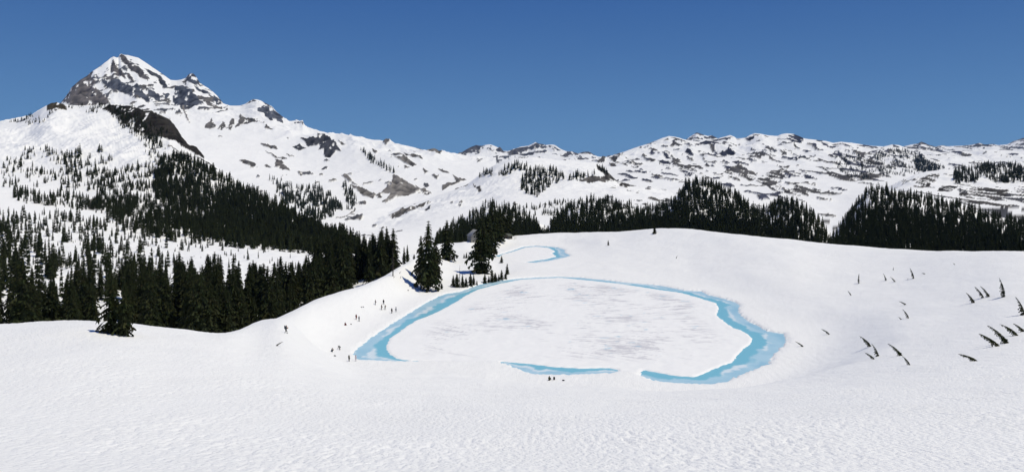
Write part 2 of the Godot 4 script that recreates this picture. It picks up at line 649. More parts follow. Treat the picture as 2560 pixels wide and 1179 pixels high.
# ------------------------------------------------------------------ ready
func _ready() -> void:
	rng.seed = 20240607
	# camera
	var cam := Camera3D.new()
	cam.name = "camera"
	cam.projection = Camera3D.PROJECTION_FRUSTUM
	cam.near = 0.5
	cam.far = 60000.0
	cam.size = 0.5 * 1179.0 / F
	cam.frustum_offset = Vector2(0, 0.5 * (HY - 589.5) / F)
	cam.position = Vector3(0, EYE, 0)
	add_child(cam)
	cam.current = true
	# sky and sun
	var sky_m := ProceduralSkyMaterial.new()
	sky_m.sky_top_color = Color(0.08, 0.275, 0.565)
	sky_m.sky_horizon_color = Color(0.44, 0.63, 0.80)
	sky_m.sky_curve = 0.115
	sky_m.ground_bottom_color = Color(0.6, 0.63, 0.68)
	sky_m.ground_horizon_color = Color(0.6, 0.63, 0.68)
	sky_m.sun_angle_max = 6.0
	var env := Environment.new()
	env.background_mode = Environment.BG_SKY
	env.sky = Sky.new()
	env.sky.sky_material = sky_m
	env.tonemap_mode = Environment.TONE_MAPPER_LINEAR
	env.tonemap_exposure = 1.0
	env.fog_enabled = true
	env.fog_density = 0.000013
	env.fog_light_color = Color(0.62, 0.78, 1.0)
	env.sdfgi_enabled = true
	env.ssao_enabled = true
	env.ssil_enabled = true
	var we := WorldEnvironment.new()
	we.name = "world_environment"
	we.environment = env
	add_child(we)
	var sun := DirectionalLight3D.new()
	sun.name = "sun"
	sun.light_energy = 1.07
	sun.light_color = Color(1.0, 0.972, 0.885)
	sun.light_angular_distance = 0.53
	sun.shadow_enabled = true
	sun.directional_shadow_max_distance = 3000.0
	add_child(sun)
	sun.basis = Basis.looking_at(-Vector3(0.42, 0.89, 0.12).normalized(), Vector3.UP)
	# noises
	n_big = noise(3, 1.0 / 60.0, 3)
	n_mid = noise(5, 1.0 / 14.0, 3)
	n_fine = noise(7, 1.0 / 2.2, 3)
	n_warp = noise(9, 1.0 / 3.0, 2)
	n_clump = noise(11, 1.0 / 60.0, 3)
	n_ridge = noise(13, 1.0 / 900.0, 5, FastNoiseLite.TYPE_SIMPLEX_SMOOTH, FastNoiseLite.FRACTAL_RIDGED)
	n_cup = noise(15, 1.0 / 0.5, 1, FastNoiseLite.TYPE_CELLULAR)
	n_cup.cellular_return_type = FastNoiseLite.RETURN_DISTANCE
	n_cup.cellular_jitter = 0.9
	# materials
	M.near_snow = snow_material()
	var cup_t := NoiseTexture2D.new()
	cup_t.width = 1024
	cup_t.height = 1024
	cup_t.seamless = true
	var cup_n := noise(21, 0.036, 2, FastNoiseLite.TYPE_CELLULAR)
	cup_n.cellular_return_type = FastNoiseLite.RETURN_DISTANCE
	cup_n.domain_warp_enabled = true
	cup_n.domain_warp_frequency = 0.01
	cup_n.domain_warp_amplitude = 18.0
	cup_t.noise = cup_n
	M.near_snow.heightmap_enabled = true
	M.near_snow.heightmap_texture = cup_t
	M.near_snow.heightmap_flip_texture = true
	M.near_snow.heightmap_scale = 10.0
	M.near_snow.uv1_triplanar = true
	M.near_snow.uv1_world_triplanar = true
	M.near_snow.uv1_scale = Vector3(1.0 / 10.5, 1.0 / 10.5, 1.0 / 19.0)
	M.far_snow = snow_material()
	M.far_snow.roughness = 0.95
	M.far_snow.metallic_specular = 0.05
	M.ice = snow_material()
	var w := snow_material()
	w.roughness = 0.3
	w.metallic_specular = 0.2
	M.water = w
	var fol := StandardMaterial3D.new()
	fol.vertex_color_use_as_albedo = true
	fol.roughness = 0.9
	fol.metallic_specular = 0.15
	M.foliage = fol
	M.bark = plain_material(Color(0.06, 0.05, 0.042))
	M.rock = bumped(plain_material(Color(0.10, 0.085, 0.07)), 0.03, 4, 1.5, 8.0)
	M.shingle = plain_material(Color(0.2, 0.195, 0.19))
	M.tin = plain_material(Color(0.24, 0.24, 0.245), 0.6, 0.3)
	M.timber = plain_material(Color(0.075, 0.068, 0.055))
	M.cabin_roof = plain_material(Color(0.10, 0.105, 0.085))
	M.door = plain_material(Color(0.10, 0.06, 0.04))
	M.metal = plain_material(Color(0.3, 0.3, 0.3), 0.4, 0.5)
	M.trim = plain_material(Color(0.4, 0.38, 0.34))
	M.glass = plain_material(Color(0.02, 0.025, 0.03), 0.08, 0.5)
	M.strap = plain_material(Color(0.02, 0.02, 0.022))
	var cloth := StandardMaterial3D.new()
	cloth.vertex_color_use_as_albedo = true
	cloth.roughness = 0.9
	cloth.metallic_specular = 0.2
	M.cloth = cloth
	build_setting()
	build_woods()
	build_things()

# ------------------------------------------------------------------ the setting
func build_setting() -> void:
	lake_field("main",
		poly([893, 900, 884, 887, 893, 872, 905, 862, 935, 840, 975, 812, 1020, 785, 1065, 757, 1108, 736, 1150, 729, 1200, 711, 1250, 702, 1300, 696, 1350, 693, 1400, 691.5, 1450, 694, 1500, 699, 1560, 706, 1620, 711, 1650, 714, 1714, 726.5, 1752, 728, 1772, 738, 1808, 746, 1838, 755.5, 1849, 762, 1845, 780.5, 1869, 802, 1904, 820, 1917, 828, 1957, 834, 1967, 848, 1961, 863, 1930, 891, 1921, 911, 1879, 926, 1841, 943, 1808, 957, 1772, 962, 1726, 960, 1680, 958, 1635, 952, 1604, 940, 1598, 930, 1550, 929, 1520, 934, 1450, 937, 1380, 938, 1330, 936, 1308, 928, 1280, 916, 1250, 905, 1180, 903, 1080, 903, 1040, 904, 990, 904]),
		poly([1078, 905, 1020, 901, 990, 896, 975, 886, 962, 868, 975, 845, 1000, 828, 1015, 816, 1040, 801, 1070, 790, 1110, 771, 1142, 753, 1160, 741, 1190, 725, 1250, 709, 1300, 699.5, 1400, 694.5, 1500, 704, 1560, 711, 1650, 725, 1708, 733, 1752, 746, 1792, 758, 1798, 771, 1792, 787, 1813, 805, 1833, 819, 1861, 829, 1883, 845, 1877, 861, 1854, 876, 1831, 906, 1798, 917, 1772, 929, 1739, 942, 1688, 939.5, 1650, 932, 1605, 924, 1600, 945, 1550, 945, 1545, 924, 1520, 920, 1450, 921, 1380, 917, 1320, 909, 1255, 904, 1240, 912, 1090, 912]))
	lake_field("far",
		poly([1236, 640, 1280, 627, 1310, 616.5, 1338, 614, 1372, 616.3, 1396, 618.8, 1413, 625, 1411, 630.5, 1427, 639.3, 1406, 645, 1368, 653.5, 1338, 657.5, 1316, 657, 1290, 650]),
		poly([1243, 645, 1255, 636, 1277, 630.5, 1310, 619.6, 1338, 616.6, 1372, 619.4, 1385, 626, 1388, 629, 1380, 633, 1392, 641, 1365, 648, 1320, 654.5, 1290, 660]))
	build_near()
	build_lake("main", "lake_water", "lake_ice", "turquoise meltwater moat round the snowy ice of the near lake", "snow covered ice plate in the middle of the near lake", 0.55, 0.7)
	build_lake("far", "pond_water", "pond_ice", "thin blue meltwater ring of the small far pond", "snow covered ice of the small far pond", 0.8, 1.4)
	# the wide snow ground under and beyond everything
	var gm := PlaneMesh.new()
	gm.size = Vector2(110000, 110000)
	var g := part("snow_ground", gm, plain_material(Color(0.8, 0.81, 0.83), 0.95, 0.1))
	g.position.y = -240.0
	tag(g, "snowbound valley floor reaching to the horizon", "", "", "structure")
	build_mountains()

func snow_only(amp: float, freq: float) -> Callable:
	return func(p: Vector3, _bx: float, _by: float, _t: float) -> Array:
		var a := n_big.get_noise_2d(p.x * freq, p.z * freq) * amp + n_mid.get_noise_2d(p.x * freq, p.z * freq) * amp * 0.16
		var g := 1.0 + 0.02 * n_mid.get_noise_2d(p.x * 0.3, p.z * 0.3)
		return [a, Color(0.872 * g, 0.873 * g, 0.868 * g)]

# snow with rock: outlined outcrops and free ones where the noise runs high
func rocky(patches: Array, relief: float, scale: float, free: Callable, tones: Array, crest: int, warp: float, hold := 0.42) -> Callable:
	return func(p: Vector3, bx: float, by: float, t: float) -> Array:
		var u := p.x / scale
		var v := p.z / scale
		var h := p.y / scale
		var wob := n_big.get_noise_3d(u * 260.0, h * 260.0, v * 120.0)
		var wob2 := n_big.get_noise_3d(u * 260.0 + 900.0, h * 260.0, v * 120.0)
		var fine := n_fine.get_noise_3d(u * 42.0, h * 42.0, v * 14.0)
		var k := in_patches(patches, bx + wob * warp + fine * warp * 0.25, by + wob2 * warp * 0.7 + fine * warp * 0.2)
		var rock := 0.0
		var tone: Color = tones[0]
		var across := (u * 0.66 + h * 0.75) * 900.0
		var along := (u * 0.75 - h * 0.66) * 260.0
		var gully := n_mid.get_noise_3d(across * 0.35, along * 0.35, v * 40.0)
		if k >= 0:
			# snow holds in gullies and on ledges of the outlined faces
			tone = patches[k][2]
			rock = 1.0 if gully + fine * 0.35 < (hold if tone.r > 0.045 else 0.34 + 0.3 * smoothstep(330.0, 400.0, bx)) else 0.0
		else:
			var fr: float = free.call(p, bx, by)
			if fr > -1.0:
				var a := n_mid.get_noise_3d(u * 120.0, h * 240.0, v * 44.0) * 0.75 + 0.45 * wob + gully * 0.3
				rock = 1.0 if a + fine * 0.2 > 1.0 - fr else 0.0
				tone = tones[0 if wob2 > 0.0 else 1]
		var at_crest := clampf(absf(t - crest) * 3.0, 0.18, 1.0) * smoothstep(0.3, 1.6, t)
		var rough := 0.22 + 0.78 * smoothstep(crest - 1.5, crest - 0.7, t)
		var dy := (n_ridge.get_noise_2d(p.x * 1500.0 / scale, p.z * 1500.0 / scale) * 0.55 + n_mid.get_noise_2d(p.x * 40.0 / scale, p.z * 40.0 / scale) * 0.18) * relief * at_crest * rough
		if rock > 0.0:
			dy += (0.08 + 0.26 * fine + 0.18 * gully) * relief * 0.6 * at_crest
			var g := clampf(0.86 + 0.85 * fine + 0.25 * wob + 0.35 * gully, 0.3, 1.8)
			return [dy, Color(tone.r * g, tone.g * g, tone.b * g)]
		var s := 1.0 + 0.015 * fine
		return [dy, Color(0.872 * s, 0.873 * s, 0.868 * s)]

func build_mountains() -> void:
	var brown := Color(0.135, 0.122, 0.118)
	var blue := Color(0.085, 0.092, 0.112)  # rock tone with the shade of the peak's darker faces put into it
	var grey := Color(0.16, 0.15, 0.14)
	var dark := Color(0.055, 0.056, 0.062)
	var scree := Color(0.22, 0.205, 0.19)
	var none := func(_p: Vector3, _bx: float, _by: float) -> float: return -2.0
	# ---- the far ranges
	var far_free := func(p: Vector3, _bx: float, by: float) -> float: return 0.86 if by > 362.0 else 1.0
	var far_rows := [
		[1080, 12000, 430, 1600, 12000, 430],
		[1080, 15000, 405, 1250, 15000, 398, 1600, 15000, 410],
		[1080, 17500, 398, 1120, 17500, 392, 1145, 17500, 388, 1160, 17500, 378, 1172, 17500, 371, 1182, 17500, 366, 1190, 17500, 363, 1200, 17500, 364.5, 1206, 17500, 364, 1215, 17500, 362, 1225, 17500, 361, 1235, 17500, 364, 1245, 17500, 369, 1250, 17500, 368, 1258, 17500, 378, 1268, 17500, 379, 1280, 17500, 374, 1300, 17500, 367, 1320, 17500, 364, 1328, 17500, 361, 1338, 17500, 355.5, 1346, 17500, 359, 1358, 17500, 361, 1366, 17500, 363, 1380, 17500, 361.5, 1388, 17500, 363, 1400, 17500, 371, 1415, 17500, 378, 1430, 17500, 379, 1445, 17500, 384, 1456, 17500, 381, 1465, 17500, 379.5, 1475, 17500, 380, 1484, 17500, 387, 1495, 17500, 392, 1600, 17500, 410],
		[1080, 22000, 460, 1600, 22000, 460],
	]
	var far_patches := [
		patch(poly([1148, 388, 1162, 378, 1180, 366, 1195, 362, 1210, 365, 1196, 376, 1178, 390, 1150, 394]), grey * 0.62),
		patch(poly([1236, 378, 1248, 366, 1262, 382, 1248, 384]), grey * 0.62),
		patch(poly([1262, 384, 1290, 370, 1328, 364, 1345, 362, 1368, 362, 1345, 372, 1320, 378, 1290, 390, 1270, 392]), grey * 0.62),
		patch(poly([1420, 384, 1440, 379, 1452, 388, 1430, 392]), grey * 0.62),
		patch(poly([1450, 392, 1455, 379, 1478, 378, 1492, 392]), grey * 0.5),
		patch(poly([1295, 393, 1320, 383, 1345, 388, 1310, 394]), grey * 0.62),
	]
	var far := slope(far_rows, 1090, 1590, 1.6, [8, 40, 4], 2, rocky(far_patches, 160.0, 2500.0, far_free, [grey * 0.62, dark * 1.3], 2, 4.0))
	tag(part("far_mountains", grid_mesh(far.P, far.nc, far.nr, far.C), M.far_snow), "small jagged peaks far off beyond the valley gap", "", "", "structure")
	var side_rows := [
		[1660, 12000, 420, 2900, 12000, 420],
		[1660, 14500, 390, 2200, 14500, 396, 2900, 14500, 380],
		[1660, 16500, 372, 1712, 16500, 352, 1724, 16500, 342, 1734, 16500, 336, 1742, 16500, 331.5, 1756, 16500, 336, 1770, 16500, 341, 1780, 16500, 338.5, 1792, 16500, 344, 1810, 16500, 356, 1900, 16500, 380, 2200, 16500, 376, 2250, 16500, 368, 2278, 16500, 362, 2296, 16500, 359, 2304, 16500, 354.5, 2312, 16500, 357, 2322, 16500, 362, 2340, 16500, 367, 2356, 16500, 363, 2372, 16500, 366, 2400, 16500, 365, 2430, 16500, 362, 2450, 16500, 357, 2464, 16500, 361, 2484, 16500, 360, 2498, 16500, 363, 2520, 16500, 361, 2536, 16500, 353, 2560, 16500, 345, 2620, 16500, 338, 2720, 16500, 352, 2900, 16500, 362],
		[1660, 21000, 460, 2900, 21000, 460],
	]
	var side_patches := [
		patch(poly([1712, 354, 1726, 344, 1745, 345, 1762, 352, 1740, 352]), grey * 0.55),
		patch(poly([1768, 344, 1780, 337, 1792, 345, 1776, 350]), grey * 0.5),
		patch(poly([2282, 366, 2300, 358, 2306, 362, 2296, 368]), grey * 0.65),
		patch(poly([2436, 364, 2450, 357, 2470, 362, 2500, 364, 2470, 368]), grey * 0.65),
	]
	var side := slope(side_rows, 1680, 2860, 2.4, [6, 26, 4], 2, rocky(side_patches, 120.0, 2500.0, far_free, [grey * 0.62, dark * 1.3], 2, 3.0))
	tag(part("far_mountains_east", grid_mesh(side.P, side.nc, side.nr, side.C), M.far_snow), "pale snow peaks on the skyline behind the broken plateau", "", "", "structure")
	# ---- the great peak and its snow shoulder
	var pk := 2.947
	var massif_patches := [
		patch(zoomed([440, 462, 500, 395, 512, 360, 540, 325, 620, 262, 680, 215, 668, 262, 706, 305, 690, 335, 735, 370, 765, 410, 800, 470, 700, 485, 600, 490, 500, 480], 0, 100, pk), brown),
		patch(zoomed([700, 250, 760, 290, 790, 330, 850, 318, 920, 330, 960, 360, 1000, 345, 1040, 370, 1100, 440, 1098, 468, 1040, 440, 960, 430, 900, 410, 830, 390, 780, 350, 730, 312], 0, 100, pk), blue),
		patch(zoomed([812, 200, 830, 140, 850, 190, 890, 235, 925, 295, 870, 282, 810, 244], 0, 100, pk), brown * 0.85),
		patch(zoomed([868, 125, 885, 105, 925, 135, 965, 165, 1005, 210, 1045, 230, 1062, 282, 1095, 300, 1082, 322, 1040, 300, 990, 240, 945, 225, 930, 190, 890, 155], 0, 100, pk), brown * 0.8),
		patch(zoomed([920, 240, 960, 268, 985, 312, 945, 302], 0, 100, pk), brown * 0.8),
		patch(zoomed([1060, 205, 1130, 240, 1180, 265, 1215, 320, 1245, 375, 1200, 362, 1150, 290, 1100, 270], 0, 100, pk), dark * 1.3),
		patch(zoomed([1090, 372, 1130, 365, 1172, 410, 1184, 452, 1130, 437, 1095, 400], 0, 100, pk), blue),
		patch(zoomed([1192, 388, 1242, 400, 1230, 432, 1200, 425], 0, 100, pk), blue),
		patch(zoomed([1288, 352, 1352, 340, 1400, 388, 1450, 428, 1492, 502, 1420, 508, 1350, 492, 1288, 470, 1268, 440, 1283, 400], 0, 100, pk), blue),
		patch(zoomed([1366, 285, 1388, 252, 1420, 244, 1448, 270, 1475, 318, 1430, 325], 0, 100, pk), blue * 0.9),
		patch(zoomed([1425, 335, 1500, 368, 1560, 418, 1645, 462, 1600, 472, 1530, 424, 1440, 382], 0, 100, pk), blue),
		patch(zoomed([1548, 345, 1612, 398, 1660, 472, 1620, 446], 0, 100, pk), dark * 1.5),
		patch(zoomed([1500, 448, 1560, 468, 1632, 500, 1620, 518, 1540, 492], 0, 100, pk), grey),
		patch(zoomed([1340, 505, 1352, 505, 1405, 625, 1388, 608], 0, 100, pk), grey * 1.3),
		patch(zoomed([1508, 642, 1560, 585, 1592, 640, 1550, 657], 0, 100, pk), grey * 0.8),
		patch(zoomed([1598, 658, 1640, 608, 1662, 640, 1632, 667], 0, 100, pk), grey * 0.8),
		patch(zoomed([1658, 652, 1712, 590, 1722, 620, 1702, 668], 0, 100, pk), grey * 0.8),
		patch(zoomed([1728, 655, 1772, 565, 1800, 588, 1890, 588, 1902, 612, 1820, 617, 1770, 632], 0, 100, pk), grey * 0.8),
		patch(zoomed([1908, 608, 1960, 648, 2025, 668, 1952, 658], 0, 100, pk), grey * 0.8),
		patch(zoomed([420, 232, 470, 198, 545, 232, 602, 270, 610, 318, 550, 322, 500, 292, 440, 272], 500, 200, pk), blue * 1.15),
		patch(zoomed([335, 188, 400, 140, 440, 190, 405, 162, 360, 186], 500, 200, pk), dark * 1.5),
		patch(zoomed([440, 150, 510, 180, 545, 225, 520, 205], 500, 200, pk), dark * 1.5),
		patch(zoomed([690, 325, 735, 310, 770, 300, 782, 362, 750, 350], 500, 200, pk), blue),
		patch(zoomed([742, 433, 860, 438, 868, 404, 930, 422, 985, 450, 1034, 522, 1000, 518, 960, 562, 908, 563, 920, 512, 878, 522, 890, 482, 800, 492], 500, 200, pk), dark * 1.1),
		patch(zoomed([680, 495, 740, 485, 785, 505, 730, 520], 500, 200, pk), dark),
		patch(zoomed([1425, 700, 1485, 720, 1560, 768, 1655, 832, 1560, 842, 1450, 872, 1370, 912, 1400, 842, 1308, 852, 1395, 772], 500, 200, pk), scree),
		patch(zoomed([1580, 770, 1700, 825, 1640, 840], 500, 200, pk), grey),
		patch(zoomed([1038, 703, 1080, 703, 1165, 782, 1130, 772, 1085, 737], 500, 200, pk), grey),
		patch(zoomed([1108, 778, 1200, 798, 1296, 848, 1282, 884, 1200, 852], 500, 200, pk), scree * 0.85),
		patch(zoomed([280, 588, 340, 593, 412, 620, 402, 642, 330, 617], 500, 200, pk), grey * 0.7),
		patch(zoomed([550, 588, 600, 608, 665, 672, 600, 662, 548, 642], 500, 200, pk), grey),
		patch(zoomed([470, 618, 535, 652, 480, 642], 500, 200, pk), grey),
		patch(zoomed([440, 463, 560, 498, 565, 516, 540, 517, 460, 492], 500, 200, pk), grey * 0.8),
		patch(zoomed([460, 525, 620, 580, 650, 590, 600, 592], 500, 200, pk), grey * 0.8),
		patch(zoomed([630, 545, 695, 568, 660, 572], 500, 200, pk), grey * 0.8),
		patch(zoomed([1395, 562, 1500, 578, 1585, 622, 1562, 642, 1490, 607], 500, 200, pk), grey),
		patch(zoomed([1500, 633, 1548, 650, 1510, 668], 500, 200, pk), grey),
		patch(zoomed([1500, 530, 1640, 590, 1560, 585], 500, 200, pk), grey * 0.7),
		patch(zoomed([1640, 648, 1684, 670, 1660, 692], 500, 200, pk), grey),
		patch(zoomed([1698, 703, 1755, 713, 1740, 742], 500, 200, pk), grey),
		patch(zoomed([1750, 650, 1830, 670, 1836, 690, 1790, 680], 500, 200, pk), grey),
		patch(zoomed([1858, 698, 1900, 728, 1965, 735, 1910, 767, 1778, 812, 1790, 780, 1880, 760], 500, 200, pk), grey),
		patch(zoomed([1580, 500, 1700, 535, 1780, 560, 1740, 565, 1640, 530], 500, 200, pk), grey),
		patch(zoomed([1260, 510, 1310, 520, 1290, 535], 500, 200, pk), grey),
		patch(zoomed([1020, 462, 1070, 480, 1040, 482], 500, 200, pk), grey),
		patch(zoomed([720, 682, 760, 688, 745, 712], 500, 200, pk), grey),
		patch(zoomed([980, 1030, 1110, 990, 1170, 920, 1130, 985, 1050, 1015], 500, 200, pk), grey),
	]
	var massif_free := func(p: Vector3, bx: float, by: float) -> float:
		if bx > 640.0 and bx < 1210.0 and by > 392.0 - (bx - 640.0) * 0.02 and by < 520.0 and by > 380.0:
			return 0.50 + 0.05 * clampf((bx - 900.0) / 200.0, 0.0, 1.0)
		if bx > 960.0 and bx < 1210.0 and by > 362.0 and by < 470.0:
			return 0.58
		if by < 285.0 and bx < 570.0:
			return 0.8
		if bx > 860.0 and bx < 1010.0 and by >= 500.0 and by < 575.0:
			return 0.55
		return 0.26
	var massif_rows := [
		[-120, 1900, 660, 600, 1900, 640, 800, 1900, 626, 900, 1900, 612, 1000, 1900, 606, 1100, 1900, 606, 1300, 1900, 600],
		[-120, 2600, 580, 600, 2500, 570, 800, 2500, 556, 900, 2500, 556, 1000, 2500, 560, 1100, 2600, 548, 1300, 2800, 520],
		[-120, 3300, 520, 400, 3300, 480, 600, 3300, 488, 760, 3300, 492, 900, 3300, 498, 960, 3300, 500, 1050, 3600, 482, 1300, 3800, 455],
		[-120, 4600, 400, 150, 4600, 380, 400, 4600, 372, 600, 4600, 392, 760, 4500, 420, 900, 4300, 430, 1000, 4100, 436, 1300, 4200, 425],
		[-120, 5800, 345, 150, 5600, 296, 230, 5900, 277, 300, 6000, 271, 400, 6000, 274, 480, 6000, 283, 560, 5900, 298, 640, 5700, 312, 760, 5300, 346, 900, 4900, 370, 1000, 4600, 388, 1300, 4700, 408],
		[-120, 6500, 330, 120, 6500, 282, 150, 6400, 258, 160, 6400, 246, 170, 6400, 232, 176, 6400, 221, 185, 6450, 212, 200, 6500, 199, 215, 6600, 190, 225, 6650, 181, 232, 6650, 176, 242, 6700, 170, 252, 6750, 163, 262, 6800, 155, 270, 6850, 149, 277, 6900, 144.5, 283, 6900, 142, 290, 6950, 145, 295, 7000, 144, 298, 7000, 137, 302, 7000, 135.5, 308, 7000, 138, 318, 7000, 138.5, 330, 7000, 141, 345, 7000, 145, 355, 7000, 152, 370, 7000, 162, 385, 7000, 173, 400, 7000, 183, 412, 7000, 191, 425, 7000, 201, 440, 7000, 202, 455, 6950, 199, 463, 6950, 196, 467, 6950, 190, 473, 6950, 185.5, 481, 6950, 183.5, 487, 6950, 188, 492, 6950, 196, 499, 6950, 207, 510, 6900, 214, 520, 6900, 220, 532, 6900, 229, 543, 6850, 240, 550, 6850, 249, 558, 6800, 259, 575, 6750, 265, 600, 6700, 264, 612, 6700, 260, 622, 6700, 254, 632, 6700, 248.5, 640, 6650, 248, 650, 6650, 251, 664, 6600, 258, 678, 6500, 265, 690, 6450, 279, 705, 6350, 292, 722, 6250, 302, 735, 6200, 302, 740, 6150, 300, 748, 6100, 303, 756, 6050, 301, 762, 6000, 316, 768, 6000, 323, 800, 5900, 331, 850, 5700, 336, 900, 5500, 343, 960, 5300, 352, 1010, 5100, 363, 1060, 5000, 376, 1100, 5000, 385, 1150, 5000, 390, 1200, 5000, 392, 1300, 5000, 398],
		[-120, 8500, 480, 1300, 8000, 480],
	]
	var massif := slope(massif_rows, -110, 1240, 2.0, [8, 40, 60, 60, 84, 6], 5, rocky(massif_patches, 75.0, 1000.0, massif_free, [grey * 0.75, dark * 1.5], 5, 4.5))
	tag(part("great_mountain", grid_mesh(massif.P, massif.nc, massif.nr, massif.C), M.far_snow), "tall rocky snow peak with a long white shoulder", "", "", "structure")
	fields.massif = massif
	# ---- the broken plateau on the other side of the valley
	var q4 := 2.717
	var purple := Color(0.048, 0.05, 0.068)
	var plateau_patches := [
		patch(zoomed([1890, 200, 1930, 165, 2063, 140, 2100, 150, 2090, 180, 1980, 205], 1100, 300, pk), purple),
		patch(zoomed([1930, 245, 2063, 235, 2120, 245, 2050, 275, 1960, 268], 1100, 300, pk), purple),
		patch(zoomed([1640, 255, 1700, 265, 1720, 310, 1690, 300], 1100, 300, pk), purple),
		patch(zoomed([1605, 308, 1690, 305, 1730, 352, 1680, 345], 1100, 300, pk), purple),
		patch(zoomed([1800, 265, 1850, 240, 1875, 275, 1830, 285], 1100, 300, pk), purple),
		patch(zoomed([1715, 218, 1765, 225, 1750, 245], 1100, 300, pk), purple * 1.3),
		patch(zoomed([1760, 380, 1850, 375, 1890, 400, 1840, 415, 1780, 400], 1100, 300, pk), purple * 1.3),
		patch(zoomed([1650, 150, 1690, 135, 1760, 142, 1830, 160, 1860, 180, 1780, 160], 1100, 300, pk), grey * 0.7),
		patch(zoomed([1240, 290, 1340, 260, 1400, 275, 1300, 300, 1290, 340, 1250, 335], 1100, 300, pk), grey * 0.6),
		patch(zoomed([1320, 335, 1420, 320, 1500, 335, 1420, 350], 1100, 300, pk), grey * 0.6),
		patch(zoomed([0, 130, 40, 105, 95, 110, 100, 130, 40, 160, 0, 165], 1800, 300, q4), purple * 1.2),
		patch(zoomed([175, 150, 195, 115, 230, 95, 330, 108, 330, 118, 250, 118, 210, 152], 1800, 300, q4), purple),
		patch(zoomed([450, 140, 470, 105, 520, 100, 565, 118, 570, 158, 520, 158, 470, 135], 1800, 300, q4), purple),
		patch(zoomed([385, 180, 440, 150, 475, 175, 430, 188], 1800, 300, q4), purple),
		patch(zoomed([240, 235, 330, 215, 350, 235, 390, 210, 395, 235, 320, 262], 1800, 300, q4), purple),
		patch(zoomed([480, 280, 600, 260, 655, 248, 640, 268, 540, 292], 1800, 300, q4), dark),
		patch(zoomed([0, 205, 80, 200, 105, 225, 40, 240, 0, 238], 1800, 300, q4), purple),
		patch(zoomed([0, 375, 60, 335, 140, 310, 200, 320, 245, 370, 230, 415, 150, 405, 0, 395], 1800, 300, q4), grey * 0.75),
		patch(zoomed([250, 410, 310, 360, 420, 330, 480, 320, 450, 380, 380, 440, 340, 460, 290, 440], 1800, 300, q4), grey * 0.7),
		patch(zoomed([240, 412, 330, 440, 400, 492, 350, 475], 1800, 300, q4), scree * 0.5),
		patch(zoomed([430, 490, 520, 465, 600, 495, 600, 525, 500, 520], 1800, 300, q4), grey * 0.6),
		patch(zoomed([490, 370, 560, 360, 540, 385], 1800, 300, q4), dark * 1.4),
		patch(zoomed([620, 455, 700, 490, 680, 495], 1800, 300, q4), dark * 1.4),
		patch(zoomed([645, 320, 700, 325, 750, 360, 700, 345], 1800, 300, q4), dark),
		patch(zoomed([690, 375, 780, 378, 870, 408, 780, 392], 1800, 300, q4), scree * 0.4),
		patch(zoomed([770, 235, 830, 225, 860, 275, 780, 270], 1800, 300, q4), purple),
		patch(zoomed([880, 210, 940, 200, 940, 215], 1800, 300, q4), purple),
		patch(zoomed([1030, 225, 1120, 210, 1130, 232, 1050, 245], 1800, 300, q4), purple),
		patch(zoomed([1330, 215, 1390, 260, 1380, 280, 1320, 240], 1800, 300, q4), purple),
		patch(zoomed([1230, 185, 1280, 192, 1260, 215], 1800, 300, q4), purple * 1.3),
		patch(zoomed([1000, 265, 1060, 255, 1040, 285], 1800, 300, q4), purple),
	]
	var plateau_free := func(p: Vector3, bx: float, by: float) -> float:
		if bx > 2080.0 and bx < 2370.0 and by > 362.0 and by < 455.0:
			return 0.80
		if bx > 1480.0 and bx < 1720.0 and by > 365.0 and by < 500.0:
			return 0.72
		if bx > 1860.0 and bx < 2110.0 and by > 420.0 and by < 500.0:
			return 0.78
		return 0.74 if by > 348.0 else 0.6
	var plateau_rows := [
		[1400, 2200, 620, 2900, 2200, 620],
		[1400, 3600, 520, 1800, 3600, 520, 2070, 3600, 545, 2300, 3600, 500, 2900, 3600, 500],
		[1400, 5200, 455, 1700, 5200, 450, 1900, 5200, 462, 2100, 5200, 460, 2300, 5200, 452, 2560, 5200, 448, 2900, 5200, 448],
		[1400, 6400, 428, 1560, 6600, 408, 1700, 6800, 395, 1900, 6800, 395, 2100, 6600, 405, 2300, 6600, 410, 2560, 6600, 415, 2900, 6600, 415],
		[1400, 7600, 402, 1480, 7800, 398, 1503, 7800, 398, 1512, 7800, 393, 1540, 7900, 386, 1560, 8000, 380, 1590, 8000, 368, 1620, 8000, 359, 1640, 8000, 352, 1655, 8000, 346, 1672, 8000, 341.5, 1690, 8000, 343, 1710, 8000, 348, 1730, 8000, 352, 1745, 8000, 354, 1765, 8000, 352, 1790, 8000, 349, 1812, 8000, 342, 1826, 8000, 338, 1836, 8000, 342, 1842, 8000, 347, 1865, 8000, 345, 1876, 8000, 338, 1888, 8000, 333, 1905, 8000, 335, 1924, 8000, 339, 1945, 8000, 340, 1953, 8000, 336, 1968, 8000, 334, 1985, 8000, 335.5, 2000, 8000, 341, 2012, 8000, 346, 2040, 8000, 349, 2066, 8000, 353, 2084, 8000, 358, 2104, 8000, 355, 2130, 8000, 357, 2158, 8000, 362, 2184, 8000, 366, 2210, 8000, 366, 2232, 8000, 361, 2250, 8000, 363, 2268, 8000, 372, 2300, 8000, 375, 2330, 8000, 377, 2370, 8000, 379, 2400, 8000, 377, 2480, 8000, 374, 2560, 8000, 378, 2900, 8000, 376],
		[1400, 10500, 480, 2900, 10500, 480],
	]
	var plateau := slope(plateau_rows, 1410, 2860, 2.2, [8, 44, 44, 50, 5], 4, rocky(plateau_patches, 95.0, 1300.0, plateau_free, [grey * 0.6, purple * 1.25], 4, 6.0, 0.12))
	tag(part("snow_plateau", grid_mesh(plateau.P, plateau.nc, plateau.nr, plateau.C), M.far_snow), "broad snow mountain patched with dark rock behind the woods", "", "", "structure")
	fields.plateau = plateau
